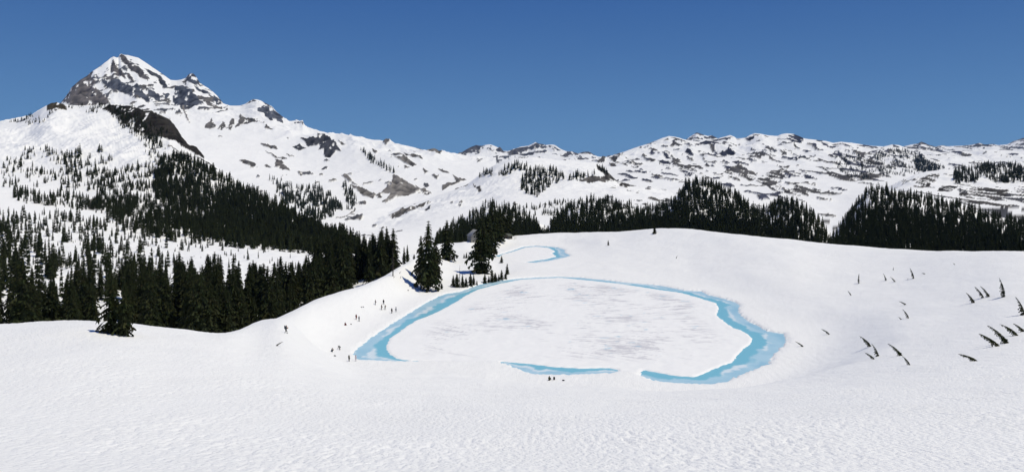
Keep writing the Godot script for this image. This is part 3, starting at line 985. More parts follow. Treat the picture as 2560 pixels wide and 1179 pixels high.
	# ---- the round hill in the valley
	var hill_patches := [
		patch(zoomed([1150, 320, 1185, 340, 1250, 395, 1320, 465, 1230, 455, 1200, 400, 1160, 360], 1100, 300, pk), grey * 0.45),
		patch(zoomed([1015, 462, 1120, 430, 1200, 425, 1300, 462, 1200, 465, 1090, 475], 1100, 300, pk), grey * 0.75),
		patch(zoomed([1320, 495, 1350, 465, 1400, 465, 1455, 495, 1390, 490], 1100, 300, pk), grey * 0.4),
		patch(zoomed([170, 490, 215, 435, 275, 380, 285, 388, 235, 440, 195, 485], 1100, 300, pk), grey * 0.5),
		patch(zoomed([235, 470, 330, 530, 270, 520], 1100, 300, pk), grey * 0.8),
		patch(zoomed([1580, 945, 1680, 898, 1700, 900, 1600, 948], 500, 200, pk), grey * 0.8),
		patch(zoomed([545, 282, 600, 262, 650, 280, 590, 280], 1100, 300, pk), grey * 0.5),
		patch(poly([960, 540, 1030, 520, 1040, 522, 985, 548]), grey * 0.9),
	]
	var hill_free := func(p: Vector3, bx: float, by: float) -> float:
		return 0.62 if bx > 1500.0 and by > 465.0 else (0.52 if by > 500.0 else 0.2)
	var hill_rows := [
		[880, 1300, 650, 1780, 1300, 650],
		[880, 1750, 606, 940, 1750, 596, 1100, 1750, 580, 1200, 1800, 556, 1300, 1800, 545, 1500, 1800, 535, 1780, 1800, 530],
		[880, 2300, 582, 940, 2300, 572, 1100, 2300, 528, 1200, 2400, 500, 1300, 2400, 472, 1400, 2400, 468, 1550, 2300, 480, 1780, 2200, 500],
		[880, 2600, 575, 920, 2700, 556, 950, 2800, 540, 1000, 2900, 518, 1060, 3000, 500, 1120, 3000, 481, 1165, 3000, 463, 1180, 3000, 452, 1195, 3000, 440, 1215, 3000, 426, 1240, 3000, 411, 1262, 3000, 403, 1278, 3000, 397, 1300, 3000, 393, 1330, 3000, 392.5, 1380, 3000, 398, 1420, 3000, 402, 1460, 3000, 404, 1488, 3000, 408, 1500, 3000, 414, 1520, 3000, 431, 1545, 3000, 455, 1575, 2900, 462, 1600, 2800, 466, 1640, 2700, 474, 1700, 2600, 478, 1780, 2500, 490],
		[880, 3600, 640, 1780, 3800, 600],
	]
	var hill := slope(hill_rows, 890, 1770, 2.0, [12, 48, 60, 4], 3, rocky(hill_patches, 26.0, 420.0, hill_free, [grey * 0.6, dark * 1.3], 3, 4.0))
	tag(part("round_hill", grid_mesh(hill.P, hill.nc, hill.nr, hill.C), M.far_snow), "rounded snow hill with patches of wood in mid valley", "", "", "structure")
	fields.hill = hill
	# ---- the low hill under the upper wood, right of the plateau
	var low_patches := [
		patch(zoomed([1320, 450, 1370, 400, 1500, 375, 1480, 410, 1420, 460, 1360, 470], 1800, 300, q4), grey * 0.55),
		patch(zoomed([1480, 480, 1520, 450, 1620, 440, 1600, 470, 1560, 490], 1800, 300, q4), grey * 0.4),
		patch(zoomed([1680, 500, 1720, 450, 1800, 460, 1790, 480, 1740, 510], 1800, 300, q4), grey * 0.6),
	]
	var low_free := func(p: Vector3, bx: float, by: float) -> float:
		if by > 468.0 and bx > 2400.0:
			return 1.0
		return 0.62 if by > 440.0 else 0.3
	var low_rows := [
		[2180, 1300, 600, 2900, 1300, 600],
		[2180, 1700, 530, 2300, 1700, 520, 2560, 1700, 515, 2900, 1700, 500],
		[2180, 2200, 500, 2300, 2200, 462, 2400, 2200, 462, 2560, 2200, 462, 2900, 2200, 440],
		[2180, 2700, 482, 2220, 2700, 468, 2260, 2700, 450, 2290, 2700, 436, 2320, 2700, 428, 2360, 2700, 424, 2400, 2700, 424, 2450, 2700, 418, 2500, 2700, 414, 2560, 2700, 408, 2900, 2700, 390],
		[2180, 3500, 560, 2900, 3500, 520],
	]
	var low := slope(low_rows, 2190, 2860, 2.6, [8, 44, 36, 4], 3, rocky(low_patches, 20.0, 380.0, low_free, [grey * 0.5, dark * 1.4], 3, 4.0, 0.1))
	tag(part("upper_hill", grid_mesh(low.P, low.nc, low.nr, low.C), M.far_snow), "low snow hill with grey moraine stripes under the upper wood", "", "", "structure")
	fields.low = low
	# ---- the wooded hills beyond the snow field
	var belt_rows := [
		[1060, 640, 650, 2140, 640, 660],
		[1060, 900, 622, 1200, 900, 600, 1400, 900, 600, 1700, 900, 590, 1900, 850, 606, 2070, 800, 622, 2140, 800, 630],
		[1060, 1150, 606, 1140, 1150, 580, 1200, 1150, 560, 1300, 1150, 560, 1365, 1150, 578, 1430, 1150, 550, 1600, 1150, 552, 1720, 1150, 510, 1800, 1150, 520, 1900, 1050, 555, 1980, 1000, 540, 2040, 950, 575, 2075, 930, 600, 2140, 930, 620],
		[1060, 1350, 596, 1100, 1400, 584, 1140, 1400, 558, 1180, 1400, 532, 1230, 1400, 512, 1265, 1400, 512, 1300, 1400, 528, 1340, 1400, 550, 1365, 1400, 566, 1385, 1400, 548, 1430, 1400, 514, 1480, 1400, 500, 1540, 1400, 508, 1600, 1400, 530, 1660, 1400, 520, 1690, 1400, 492, 1712, 1400, 466, 1735, 1400, 455, 1765, 1400, 455, 1800, 1400, 466, 1840, 1380, 486, 1870, 1350, 512, 1890, 1300, 530, 1915, 1250, 514, 1950, 1200, 503, 1990, 1180, 506, 2030, 1150, 534, 2062, 1120, 562, 2078, 1120, 592, 2140, 1100, 616],
		[1060, 2000, 640, 2140, 1800, 640],
	]
	var belt := slope(belt_rows, 1070, 2130, 4.0, [8, 16, 18, 4], 3, snow_only(3.0, 1.0))
	tag(part("wooded_hills", grid_mesh(belt.P, belt.nc, belt.nr, belt.C), M.far_snow), "snowy hills beneath the dark wood beyond the field", "", "", "structure")
	fields.belt = belt
	var dome_rows := [
		[2020, 560, 670, 2900, 560, 690],
		[2020, 700, 640, 2100, 700, 615, 2200, 700, 600, 2560, 700, 612, 2900, 700, 610],
		[2020, 850, 632, 2080, 850, 600, 2120, 850, 560, 2180, 850, 525, 2300, 850, 535, 2560, 850, 580, 2900, 850, 590],
		[2020, 1000, 628, 2060, 1000, 612, 2078, 1000, 594, 2092, 1000, 572, 2112, 1000, 546, 2150, 1000, 500, 2172, 1000, 474, 2190, 1000, 468, 2230, 1000, 474, 2280, 1000, 484, 2330, 1000, 496, 2390, 1000, 504, 2420, 1000, 516, 2450, 1000, 526, 2500, 1000, 540, 2560, 1000, 556, 2900, 1000, 575],
		[2020, 1500, 700, 2900, 1500, 700],
	]
	var dome := slope(dome_rows, 2030, 2860, 4.0, [8, 16, 20, 4], 3, snow_only(2.5, 1.0))
	tag(part("forest_hill", grid_mesh(dome.P, dome.nc, dome.nr, dome.C), M.far_snow), "steep snowy hill almost hidden under close dark forest", "", "", "structure")
	fields.dome = dome
	# ---- the spur above the meadow
	var cliff := Color(0.036, 0.033, 0.029)  # grey-brown rock, with the shade on this cliff put into its colour
	var spur_patches := [
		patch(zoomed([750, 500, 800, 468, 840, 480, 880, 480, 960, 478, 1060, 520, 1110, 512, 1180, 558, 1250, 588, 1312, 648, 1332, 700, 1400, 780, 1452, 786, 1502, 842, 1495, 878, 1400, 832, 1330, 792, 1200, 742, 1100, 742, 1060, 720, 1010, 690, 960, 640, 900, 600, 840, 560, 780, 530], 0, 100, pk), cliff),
		patch(zoomed([340, 520, 350, 470, 420, 455, 470, 470, 495, 520, 440, 515, 400, 530], 0, 100, pk), Color(0.07, 0.06, 0.042)),
		patch(zoomed([118, 598, 185, 575, 160, 600], 0, 100, pk), dark),
		patch(zoomed([1200, 785, 1280, 825, 1420, 860, 1600, 945, 1590, 950, 1400, 875, 1250, 820], 0, 100, pk), grey * 0.4),
		patch(zoomed([1500, 835, 1555, 835, 1562, 860, 1500, 868], 0, 100, pk), grey * 0.9),
		patch(zoomed([640, 600, 700, 570, 760, 585, 800, 640, 700, 660, 640, 660], 0, 300, pk), grey * 0.35),
	]
	var spur_rows := [
		[-300, 780, 600, 0, 780, 580, 200, 780, 590, 330, 760, 602, 450, 740, 616, 600, 700, 626, 760, 660, 636, 900, 600, 648, 1000, 600, 690],
		[-300, 1000, 480, 0, 1000, 497, 150, 1000, 513, 330, 960, 541, 450, 900, 570, 600, 830, 602, 760, 760, 624, 900, 680, 636, 1000, 680, 680],
		[-300, 1180, 462, 0, 1180, 474, 150, 1180, 484, 330, 1100, 508, 450, 1020, 542, 600, 930, 578, 760, 850, 604, 900, 740, 622, 1000, 740, 672],
		[-300, 1500, 400, 0, 1500, 404, 200, 1480, 398, 350, 1380, 420, 450, 1240, 470, 600, 1080, 536, 760, 960, 578, 900, 830, 610, 1000, 830, 662],
		[-300, 2100, 356, -100, 2100, 334, 0, 2050, 310, 40, 2050, 303, 75, 2050, 288, 105, 2000, 270, 125, 2000, 259, 140, 2000, 256, 165, 2000, 262, 190, 2000, 263, 250, 1950, 262, 280, 1950, 262, 305, 1900, 266, 330, 1900, 265, 355, 1850, 276, 378, 1850, 275, 398, 1800, 287, 424, 1800, 299, 440, 1750, 318, 450, 1750, 335, 474, 1700, 362, 490, 1650, 367, 504, 1600, 385, 512, 1600, 396, 535, 1560, 412, 560, 1500, 432, 620, 1400, 468, 700, 1250, 512, 760, 1150, 546, 830, 1050, 578, 890, 960, 602, 940, 900, 630, 1000, 900, 660],
		[-300, 2900, 480, 400, 2600, 420, 700, 1700, 560, 1000, 1300, 700],
	]
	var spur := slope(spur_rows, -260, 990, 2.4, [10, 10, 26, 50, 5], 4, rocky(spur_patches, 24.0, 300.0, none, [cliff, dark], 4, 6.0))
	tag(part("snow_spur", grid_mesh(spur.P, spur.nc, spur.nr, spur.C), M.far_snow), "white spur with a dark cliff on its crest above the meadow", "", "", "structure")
	fields.spur = spur
	# ---- the meadow between the bank and the spur
	var meadow_rows := [
		[-300, 170, 940, 0, 170, 940, 570, 190, 930, 714, 230, 890, 800, 260, 850, 900, 300, 800, 985, 340, 740, 1060, 380, 700],
		[-300, 240, 850, 0, 240, 850, 570, 240, 860, 714, 270, 838, 800, 300, 806, 900, 340, 770, 985, 380, 722, 1060, 430, 680],
		[-300, 400, 735, 0, 400, 738, 300, 400, 742, 570, 400, 738, 714, 420, 730, 880, 440, 705, 985, 480, 668, 1060, 540, 652],
		[-300, 600, 648, 0, 600, 650, 300, 600, 650, 570, 600, 648, 700, 600, 646, 880, 600, 650, 985, 620, 648, 1060, 660, 640],
		[-300, 820, 565, 0, 820, 568, 200, 820, 582, 300, 800, 592, 450, 790, 606, 560, 760, 614, 700, 720, 630, 880, 700, 636, 985, 720, 638, 1060, 760, 634],
		[-300, 1100, 550, 0, 1100, 548, 450, 1000, 604, 880, 900, 650, 1060, 1000, 650],
	]
	var meadow := slope(meadow_rows, -260, 1050, 3.6, [6, 30, 36, 36, 4], 9, snow_only(2.2, 1.3))
	tag(part("snow_meadow", grid_mesh(meadow.P, meadow.nc, meadow.nr, meadow.C), M.far_snow), "flat snow meadow dotted with small conifers under the spur", "", "", "structure")
	fields.meadow = meadow

# ------------------------------------------------------------------ conifers
# Needle sprays: flat drooping leaf-like blades set along every branch, so the outline is ragged and lets the light through.
func conifer(seed_: int, whorls: int, arms: int, blades: int, wide: float, bare: float, core: float, lopsided := 0.0, lean := 0.0) -> Array:
	var r := RandomNumberGenerator.new()
	r.seed = seed_
	var st := SurfaceTool.new()
	st.begin(Mesh.PRIMITIVE_TRIANGLES)
	var spine := func(t: float) -> Vector3:
		return Vector3(-lean * t * t, t * (1.0 - 0.25 * lean * lean * t), 0.0)
	for wh in whorls:
		var t := bare + (0.985 - bare) * pow((wh + r.randf_range(-0.3, 0.3) + 0.4) / whorls, 0.9)
		t = clampf(t, bare, 0.985)
		var shape := pow(1.0 - t, 0.72) * (0.62 + 0.38 * smoothstep(0.0, 0.22, t)) * r.randf_range(0.74, 1.16)
		var here: Vector3 = spine.call(t)
		var turn := r.randf() * TAU
		for a in arms:
			if r.randf() < 0.10:
				continue
			var ang := turn + TAU * a / arms + r.randf_range(-0.35, 0.35)
			var L := wide * shape * r.randf_range(0.62, 1.22) + 0.012
			L *= 1.0 - lopsided * 0.5 * (1.0 + cos(ang)) * 0.9
			var out := Vector3(cos(ang), 0, sin(ang))
			var side := Vector3(-sin(ang), 0, cos(ang))
			var droop := r.randf_range(0.25, 0.62)
			var g := r.randf_range(0.75, 1.3)
			var warm := r.randf_range(0.9, 1.15)
			var c := Color(0.032 * g * warm, 0.039 * g, 0.018 * g)
			for b in blades:
				var u0 := float(b) / blades
				var u1 := minf(u0 + 1.35 / blades, 1.06)
				var p0 := here + out * (L * u0) + Vector3.DOWN * (L * droop * u0 * u0)
				var p1 := here + out * (L * u1) + Vector3.DOWN * (L * droop * u1 * u1 + L * 0.05)
				var half := L * 0.36 * (1.0 - 0.5 * u0) * r.randf_range(0.7, 1.3)
				var hang := Vector3.DOWN * (L * r.randf_range(0.10, 0.34))
				var m0 := p0.lerp(p1, 0.55)
				for sd in [-1.0, 1.0]:
					st.set_color(c)
					st.add_vertex(p0)
					st.set_color(c)
					st.add_vertex(p1)
					st.set_color(c)
					st.add_vertex(m0 + side * (half * sd) + hang * r.randf_range(0.5, 1.2) + out * L * r.randf_range(0.0, 0.12))
				# a curtain under the branch
				st.set_color(c)
				st.add_vertex(p0)
				st.set_color(c)
				st.add_vertex(p1)
				st.set_color(c)
				st.add_vertex(m0 + hang * 1.3 + side * half * r.randf_range(-0.3, 0.3))
	# the leader and the inner twigs
	if core > 0.0:
		var n := 7
		for k in n:
			var ang := TAU * k / n
			var ang2 := TAU * (k + 1) / n
			for s in 5:
				var t0 := bare + (0.97 - bare) * s / 5.0
				var t1 := bare + (0.97 - bare) * (s + 1) / 5.0
				var r0 := wide * core * pow(1.0 - t0, 0.72) * r.randf_range(0.7, 1.2) * (0.5 if s == 0 else 1.0)
				var r1 := wide * core * pow(1.0 - t1, 0.72) * 0.9
				var cc := Color(0.032, 0.039, 0.018) * r.randf_range(0.8, 1.2)
				var q0: Vector3 = spine.call(t0)
				var q1: Vector3 = spine.call(t1)
				for v in [q0 + Vector3(cos(ang), 0, sin(ang)) * r0, q1 + Vector3(cos(ang), 0, sin(ang)) * r1, q0 + Vector3(cos(ang2), 0, sin(ang2)) * r0 * 0.8]:
					st.set_color(cc)
					st.add_vertex(v)
	st.generate_normals()
	var crown := st.commit()
	# trunk
	var tk := SurfaceTool.new()
	tk.begin(Mesh.PRIMITIVE_TRIANGLES)
	tk.set_smooth_group(0)
	var sides := 6
	var seg := 5
	for s in seg:
		var t0 := float(s) / seg - 0.04
		var t1 := float(s + 1) / seg - 0.04
		var c0: Vector3 = spine.call(t0)
		var c1: Vector3 = spine.call(t1)
		var r0 := 0.017 * (1.02 - t0)
		var r1 := 0.017 * (1.02 - t1)
		for k in sides:
			var a0 := TAU * k / sides
			var a1 := TAU * (k + 1) / sides
			var v00 := c0 + Vector3(cos(a0), 0, sin(a0)) * r0
			var v01 := c0 + Vector3(cos(a1), 0, sin(a1)) * r0
			var v10 := c1 + Vector3(cos(a0), 0, sin(a0)) * r1
			var v11 := c1 + Vector3(cos(a1), 0, sin(a1)) * r1
			for v in [v00, v11, v10, v00, v01, v11]:
				tk.add_vertex(v)
	tk.generate_normals()
	return [tk.commit(), crown]

# dead snag: bare trunk with short broken limbs
func snag(seed_: int) -> Array:
	var r := RandomNumberGenerator.new()
	r.seed = seed_
	var a := conifer(seed_, 1, 1, 1, 0.01, 0.9, 0.0)
	var st := SurfaceTool.new()
	st.begin(Mesh.PRIMITIVE_TRIANGLES)
	for k in 34:
		var t := r.randf_range(0.15, 0.97)
		var ang := r.randf() * TAU
		var L := 0.16 * pow(1.0 - t, 0.6) * r.randf_range(0.4, 1.1) + 0.01
		var d := Vector3(cos(ang), -0.25, sin(ang)) * L
		for q in [Vector3(0, t, 0), Vector3(0, t + 0.012, 0), Vector3(0, t, 0) + d, Vector3(-sin(ang) * 0.008, t, cos(ang) * 0.008), Vector3(sin(ang) * 0.008, t, -cos(ang) * 0.008), Vector3(0, t, 0) + d]:
			st.set_color(Color(0.10, 0.09, 0.08))
			st.add_vertex(q)
	st.generate_normals()
	return [a[0], st.commit()]

var kinds := []      # detailed conifers: [trunk, crown]
var light_kinds := []   # cheap conifers for the woods

func plant(called: String, k: int, at: Vector3, height: float, turn: float, label: String, group: String, widen := 1.0, tilt := 0.0) -> Node3D:
	var o := thing(called, label, "tree", at, 0.0, group)
	part("trunk", kinds[k][0], M.bark, o)
	part("crown", kinds[k][1], M.foliage, o)
	o.basis = Basis.from_euler(Vector3(0, turn, tilt)).scaled_local(Vector3(height * widen, height, height * widen))
	return o

# ------------------------------------------------------------------ the woods
var wood_names := []
func wood(called: String, label: String, g: Dictionary, zone: PackedVector2Array, count: int, hmin: float, hmax: float, clump: float, scale := 1.0, holes := PackedVector2Array()) -> void:
	var id := wood_names.size()
	for k in wood_names.size():
		if wood_names[k][0] == called:
			id = k
	if id == wood_names.size():
		wood_names.append([called, label])
	var box := Rect2(zone[0], Vector2.ZERO)
	for q in zone:
		box = box.expand(q)
	var made := 0
	var tries := 0
	while made < count and tries < count * 40:
		tries += 1
		var bx := rng.randf_range(box.position.x, box.end.x)
		var by := rng.randf_range(box.position.y, box.end.y)
		if not Geometry2D.is_point_in_polygon(Vector2(bx, by), zone):
			continue
		if holes.size() and Geometry2D.is_point_in_polygon(Vector2(bx, by), holes):
			continue
		var p := ground(g, bx, by)
		if p == Vector3.ZERO:
			continue
		var n := n_clump.get_noise_2d(p.x * 2.4 / scale, p.z * 1.5 / scale) + 0.35 * n_clump.get_noise_2d(p.x * 9.0 / scale, p.z * 6.0 / scale)
		if n < clump:
			continue
		made += 1
		var h := lerpf(hmin, hmax, pow(rng.randf(), 1.3)) * (0.8 + 0.4 * clampf((n - clump) * 2.0, 0.0, 1.0))
		trees.append([p - Vector3(0, h * 0.03, 0), h, id, rng.randf(), rng.randf() * TAU, rng.randf_range(0.78, 1.25)])

func build_woods() -> void:
	for k in 6:
		kinds.append(conifer(100 + k * 7, 26 + k % 3 * 3, 7, 4, [0.18, 0.21, 0.16, 0.19, 0.22, 0.15][k], [0.05, 0.07, 0.04, 0.09, 0.03, 0.06][k], 0.5))
	for k in 7:
		light_kinds.append(conifer(300 + k * 5, 10 + k % 3 * 2, 5, 1, [0.18, 0.22, 0.15, 0.20, 0.25, 0.17, 0.23][k], 0.03, 0.62))
	var spur: Dictionary = fields.spur
	var meadow: Dictionary = fields.meadow
	# the close wood down the spur, thinning upwards
	var spur_label := "dense dark conifer wood running down the spur below the cliff"
	wood("spur_wood", spur_label, spur, poly([395, 400, 440, 385, 510, 415, 560, 440, 620, 472, 700, 515, 760, 548, 830, 580, 900, 606, 900, 640, 760, 628, 600, 610, 480, 585, 420, 540, 380, 480]), 3200, 8, 16, -0.55, 2.0)
	wood("spur_wood", spur_label, spur, poly([560, 470, 620, 480, 760, 552, 890, 606, 890, 640, 700, 622, 560, 600, 500, 560]), 800, 9, 18, -0.42, 2.0)
	wood("spur_wood", spur_label, spur, poly([270, 270, 330, 270, 420, 330, 400, 360, 440, 400, 470, 480, 400, 470, 350, 360, 300, 320]), 330, 6, 13, -0.35, 2.0)
	wood("spur_wood", spur_label, spur, poly([250, 440, 400, 400, 480, 520, 460, 585, 330, 545, 230, 520]), 820, 6, 15, -0.1, 2.0)
	wood("spur_wood", spur_label, spur, zoomed([720, 480, 800, 465, 880, 500, 1060, 600, 1120, 700, 1200, 760, 1180, 800, 1060, 740, 960, 660, 860, 590, 780, 540], 0, 100, 2.947), 200, 5, 10, -0.6, 2.0)
	wood("crest_wood", "dark conifers scattered on the open snow high on the spur", spur, poly([20, 292, 60, 282, 110, 300, 180, 262, 260, 262, 240, 285, 130, 268, 110, 308, 70, 312]), 110, 6, 11, -0.15, 2.0)
	wood("crest_wood", "dark conifers scattered on the open snow high on the spur", spur, poly([0, 410, 60, 370, 240, 370, 330, 430, 330, 500, 200, 480, 100, 480, 0, 470]), 330, 7, 16, 0.1, 2.0)
	wood("crest_wood", "dark conifers scattered on the open snow high on the spur", spur, poly([140, 480, 170, 370, 200, 380, 210, 450, 175, 490]), 60, 10, 18, -0.5, 2.0)
	wood("bench_wood", "line of dark conifers along the snow bench under the spur", spur, poly([30, 480, 120, 486, 240, 498, 330, 512, 330, 545, 230, 530, 100, 512, 30, 505]), 240, 7, 14, -0.4, 2.0)
	wood("bench_wood", "line of dark conifers along the snow bench under the spur", spur, poly([300, 500, 480, 560, 620, 596, 800, 622, 800, 640, 560, 622, 400, 600, 260, 560]), 420, 9, 17, -0.25, 2.0)
	wood("bench_wood", "line of dark conifers along the snow bench under the spur", spur, poly([-100, 520, 0, 522, 120, 532, 240, 548, 330, 562, 450, 592, 440, 606, 300, 600, 0, 588, -100, 588]), 210, 6, 15, -0.12, 1.2)
	# the meadow
	var mead := "conifers of many sizes scattered over the flat snow meadow"
	wood("meadow_wood", mead, meadow, poly([0, 590, 240, 590, 420, 605, 600, 622, 880, 645, 880, 690, 600, 690, 300, 670, 0, 660]), 190, 2.0, 9.5, 0.05, 1.0)
	wood("meadow_wood", mead, meadow, poly([0, 560, 200, 580, 330, 640, 200, 690, 0, 690]), 105, 7, 18, -0.02, 1.0)
	wood("meadow_wood", mead, meadow, poly([-200, 560, 60, 560, 150, 640, 130, 720, -200, 740]), 110, 11, 19, -0.5, 1.0)
	wood("meadow_wood", mead, meadow, poly([180, 680, 330, 650, 420, 690, 430, 760, 250, 770]), 46, 9, 18, -0.3, 1.0)
	wood("meadow_wood", mead, meadow, poly([150, 600, 330, 600, 480, 622, 400, 645, 200, 630]), 40, 8, 17, 0.0, 1.0)
	wood("meadow_wood", mead, meadow, poly([130, 660, 480, 660, 480, 740, 130, 740]), 130, 4, 15, -0.05, 1.0)
	# the tall wood rising from behind the snow bank
	var tall := "tall dark green conifers rising from behind the smooth snow bank"
	wood("bank_wood", tall, meadow, poly([-240, 700, 60, 700, 90, 850, -240, 850]), 62, 11, 27, -0.5, 0.5)
	wood("bank_wood", tall, meadow, poly([60, 740, 230, 740, 235, 855, 60, 852]), 62, 8, 21, -0.4, 0.5)
	wood("bank_wood", tall, meadow, poly([320, 780, 420, 780, 425, 858, 320, 855]), 34, 14, 21, -0.5, 0.5)
	wood("bank_wood", tall, meadow, poly([440, 720, 560, 720, 720, 730, 790, 720, 800, 760, 700, 840, 560, 862, 430, 862]), 190, 8, 22, -0.7, 0.5)
	wood("bank_wood", tall, meadow, poly([780, 700, 880, 690, 860, 745, 780, 770]), 32, 20, 29, -0.8, 0.5)
	wood("bank_wood", tall, meadow, poly([890, 680, 985, 665, 985, 680, 900, 720]), 34, 16, 25, -0.8, 0.5)
	# beyond
	var massif: Dictionary = fields.massif
	wood("valley_wood", "blue dark conifer wood low on the white shoulder", massif, zoomed([500, 740, 560, 720, 680, 780, 880, 800, 960, 850, 1060, 960, 1000, 1010, 900, 1040, 760, 990, 600, 900, 540, 800], 500, 200, 2.947), 420, 20, 38, -0.12, 4.0)
	wood("valley_wood", "blue dark conifer wood low on the white shoulder", massif, zoomed([1050, 770, 1100, 790, 1160, 880, 1150, 930, 1090, 980, 1060, 900], 500, 200, 2.947), 50, 22, 36, -0.5, 4.0)
	wood("valley_wood", "blue dark conifer wood low on the white shoulder", massif, zoomed([1160, 500, 1230, 540, 1300, 590, 1460, 690, 1450, 700, 1340, 660, 1280, 610, 1270, 660, 1250, 600, 1180, 530], 500, 200, 2.947), 60, 20, 36, -0.7, 4.0)
	var hill: Dictionary = fields.hill
	var hw := "clumps of dark conifers on the face of the round hill"
	wood("hill_wood", hw, hill, zoomed([590, 480, 640, 370, 740, 345, 880, 380, 920, 440, 830, 480, 760, 530, 720, 570, 600, 530], 1100, 300, 2.947), 260, 13, 24, -0.45, 2.0)
	wood("hill_wood", hw, hill, zoomed([420, 415, 480, 360, 550, 310, 640, 330, 640, 370, 560, 380, 470, 415], 1100, 300, 2.947), 60, 14, 24, -0.5, 2.0)
	wood("hill_wood", hw, hill, zoomed([270, 430, 300, 390, 390, 380, 380, 410], 1100, 300, 2.947), 18, 14, 24, -0.7, 2.0)
	wood("hill_wood", hw, hill, zoomed([940, 440, 980, 410, 1140, 395, 1130, 420, 1000, 450], 1100, 300, 2.947), 30, 14, 24, -0.7, 2.0)
	wood("hill_wood", hw, hill, zoomed([1150, 330, 1180, 340, 1260, 410, 1200, 400], 1100, 300, 2.947), 24, 12, 20, -0.8, 2.0)
	wood("hill_wood", hw, hill, poly([1200, 500, 1330, 520, 1420, 500, 1620, 505, 1620, 535, 1300, 540]), 260, 8, 18, 0.02, 2.0)
	var belt: Dictionary = fields.belt
	var bw := "long belt of dark conifers beyond the crest of the snow field"
	var gap := poly([1345, 530, 1372, 530, 1372, 560, 1385, 600, 1350, 600])
	wood("belt_wood", bw, belt, poly([1090, 600, 1140, 560, 1180, 534, 1230, 514, 1290, 525, 1340, 552, 1365, 566, 1385, 550, 1430, 516, 1480, 502, 1540, 510, 1600, 532, 1680, 510, 1712, 468, 1735, 457, 1765, 457, 1800, 468, 1840, 488, 1870, 512, 1890, 530, 1890, 630, 1090, 640]), 4300, 9, 18, -0.27, 1.6, gap)
	wood("belt_wood", bw, belt, poly([1090, 612, 1160, 575, 1300, 565, 1400, 570, 1600, 565, 1900, 560, 1900, 630, 1090, 640]), 2300, 10, 19, -0.62, 1.6, gap)
	wood("belt_wood", bw, belt, poly([1880, 540, 1915, 516, 1950, 505, 1990, 508, 2030, 536, 2062, 564, 2070, 600, 2060, 630, 1880, 630]), 900, 8, 14, -0.7, 1.6)
	var dome: Dictionary = fields.dome
	wood("dome_wood", "close dark forest covering the steep hill", dome, poly([2066, 620, 2092, 574, 2112, 548, 2150, 502, 2172, 476, 2190, 470, 2230, 476, 2280, 486, 2330, 498, 2390, 506, 2450, 528, 2500, 542, 2560, 558, 2850, 575, 2850, 690, 2066, 660]), 3300, 7, 12, -0.62, 1.4)
	wood("dome_wood", "close dark forest covering the steep hill", dome, poly([2080, 620, 2150, 540, 2250, 530, 2560, 580, 2850, 590, 2850, 690, 2080, 660]), 1500, 7, 13, -0.9, 1.4)
	var low: Dictionary = fields.low
	wood("upper_wood", "wood of dark conifers on the low hill above the striped moraine", low, zoomed([1590, 430, 1590, 350, 1650, 320, 1750, 310, 1900, 300, 2070, 300, 2300, 300, 2300, 420, 2070, 420, 1950, 430, 1870, 430, 1800, 380, 1740, 420, 1640, 440], 1800, 300, 2.717), 620, 13, 24, -0.35, 3.0)
	wood("plateau_wood", "thin dark wood on the rocky shoulder of the broad mountain", fields.plateau, zoomed([780, 250, 860, 230, 1000, 240, 1200, 190, 1330, 220, 1440, 280, 1530, 330, 1400, 365, 1200, 390, 960, 405, 850, 380, 800, 330], 1800, 300, 2.717), 1300, 14, 30, 0.02, 6.0)
	wood("plateau_wood", "thin dark wood on the rocky shoulder of the broad mountain", fields.plateau, zoomed([1330, 230, 1440, 290, 1535, 325, 1400, 365, 1340, 350, 1320, 290], 1800, 300, 2.717), 480, 16, 30, -0.6, 6.0)

# ------------------------------------------------------------------ the single things
const ONES := ["", "first", "second", "third", "fourth", "fifth", "sixth", "seventh", "eighth", "ninth", "tenth", "eleventh", "twelfth", "thirteenth", "fourteenth", "fifteenth", "sixteenth", "seventeenth", "eighteenth", "nineteenth"]
const TENS := ["", "", "twenty", "thirty", "forty", "fifty", "sixty", "seventy", "eighty", "ninety"]

func ordinal(n: int) -> String:
	if n < 20:
		return ONES[n]
	if n % 10 == 0:
		return TENS[n / 10].trim_suffix("y") + "ieth"
	return TENS[n / 10] + "-" + ONES[n % 10]

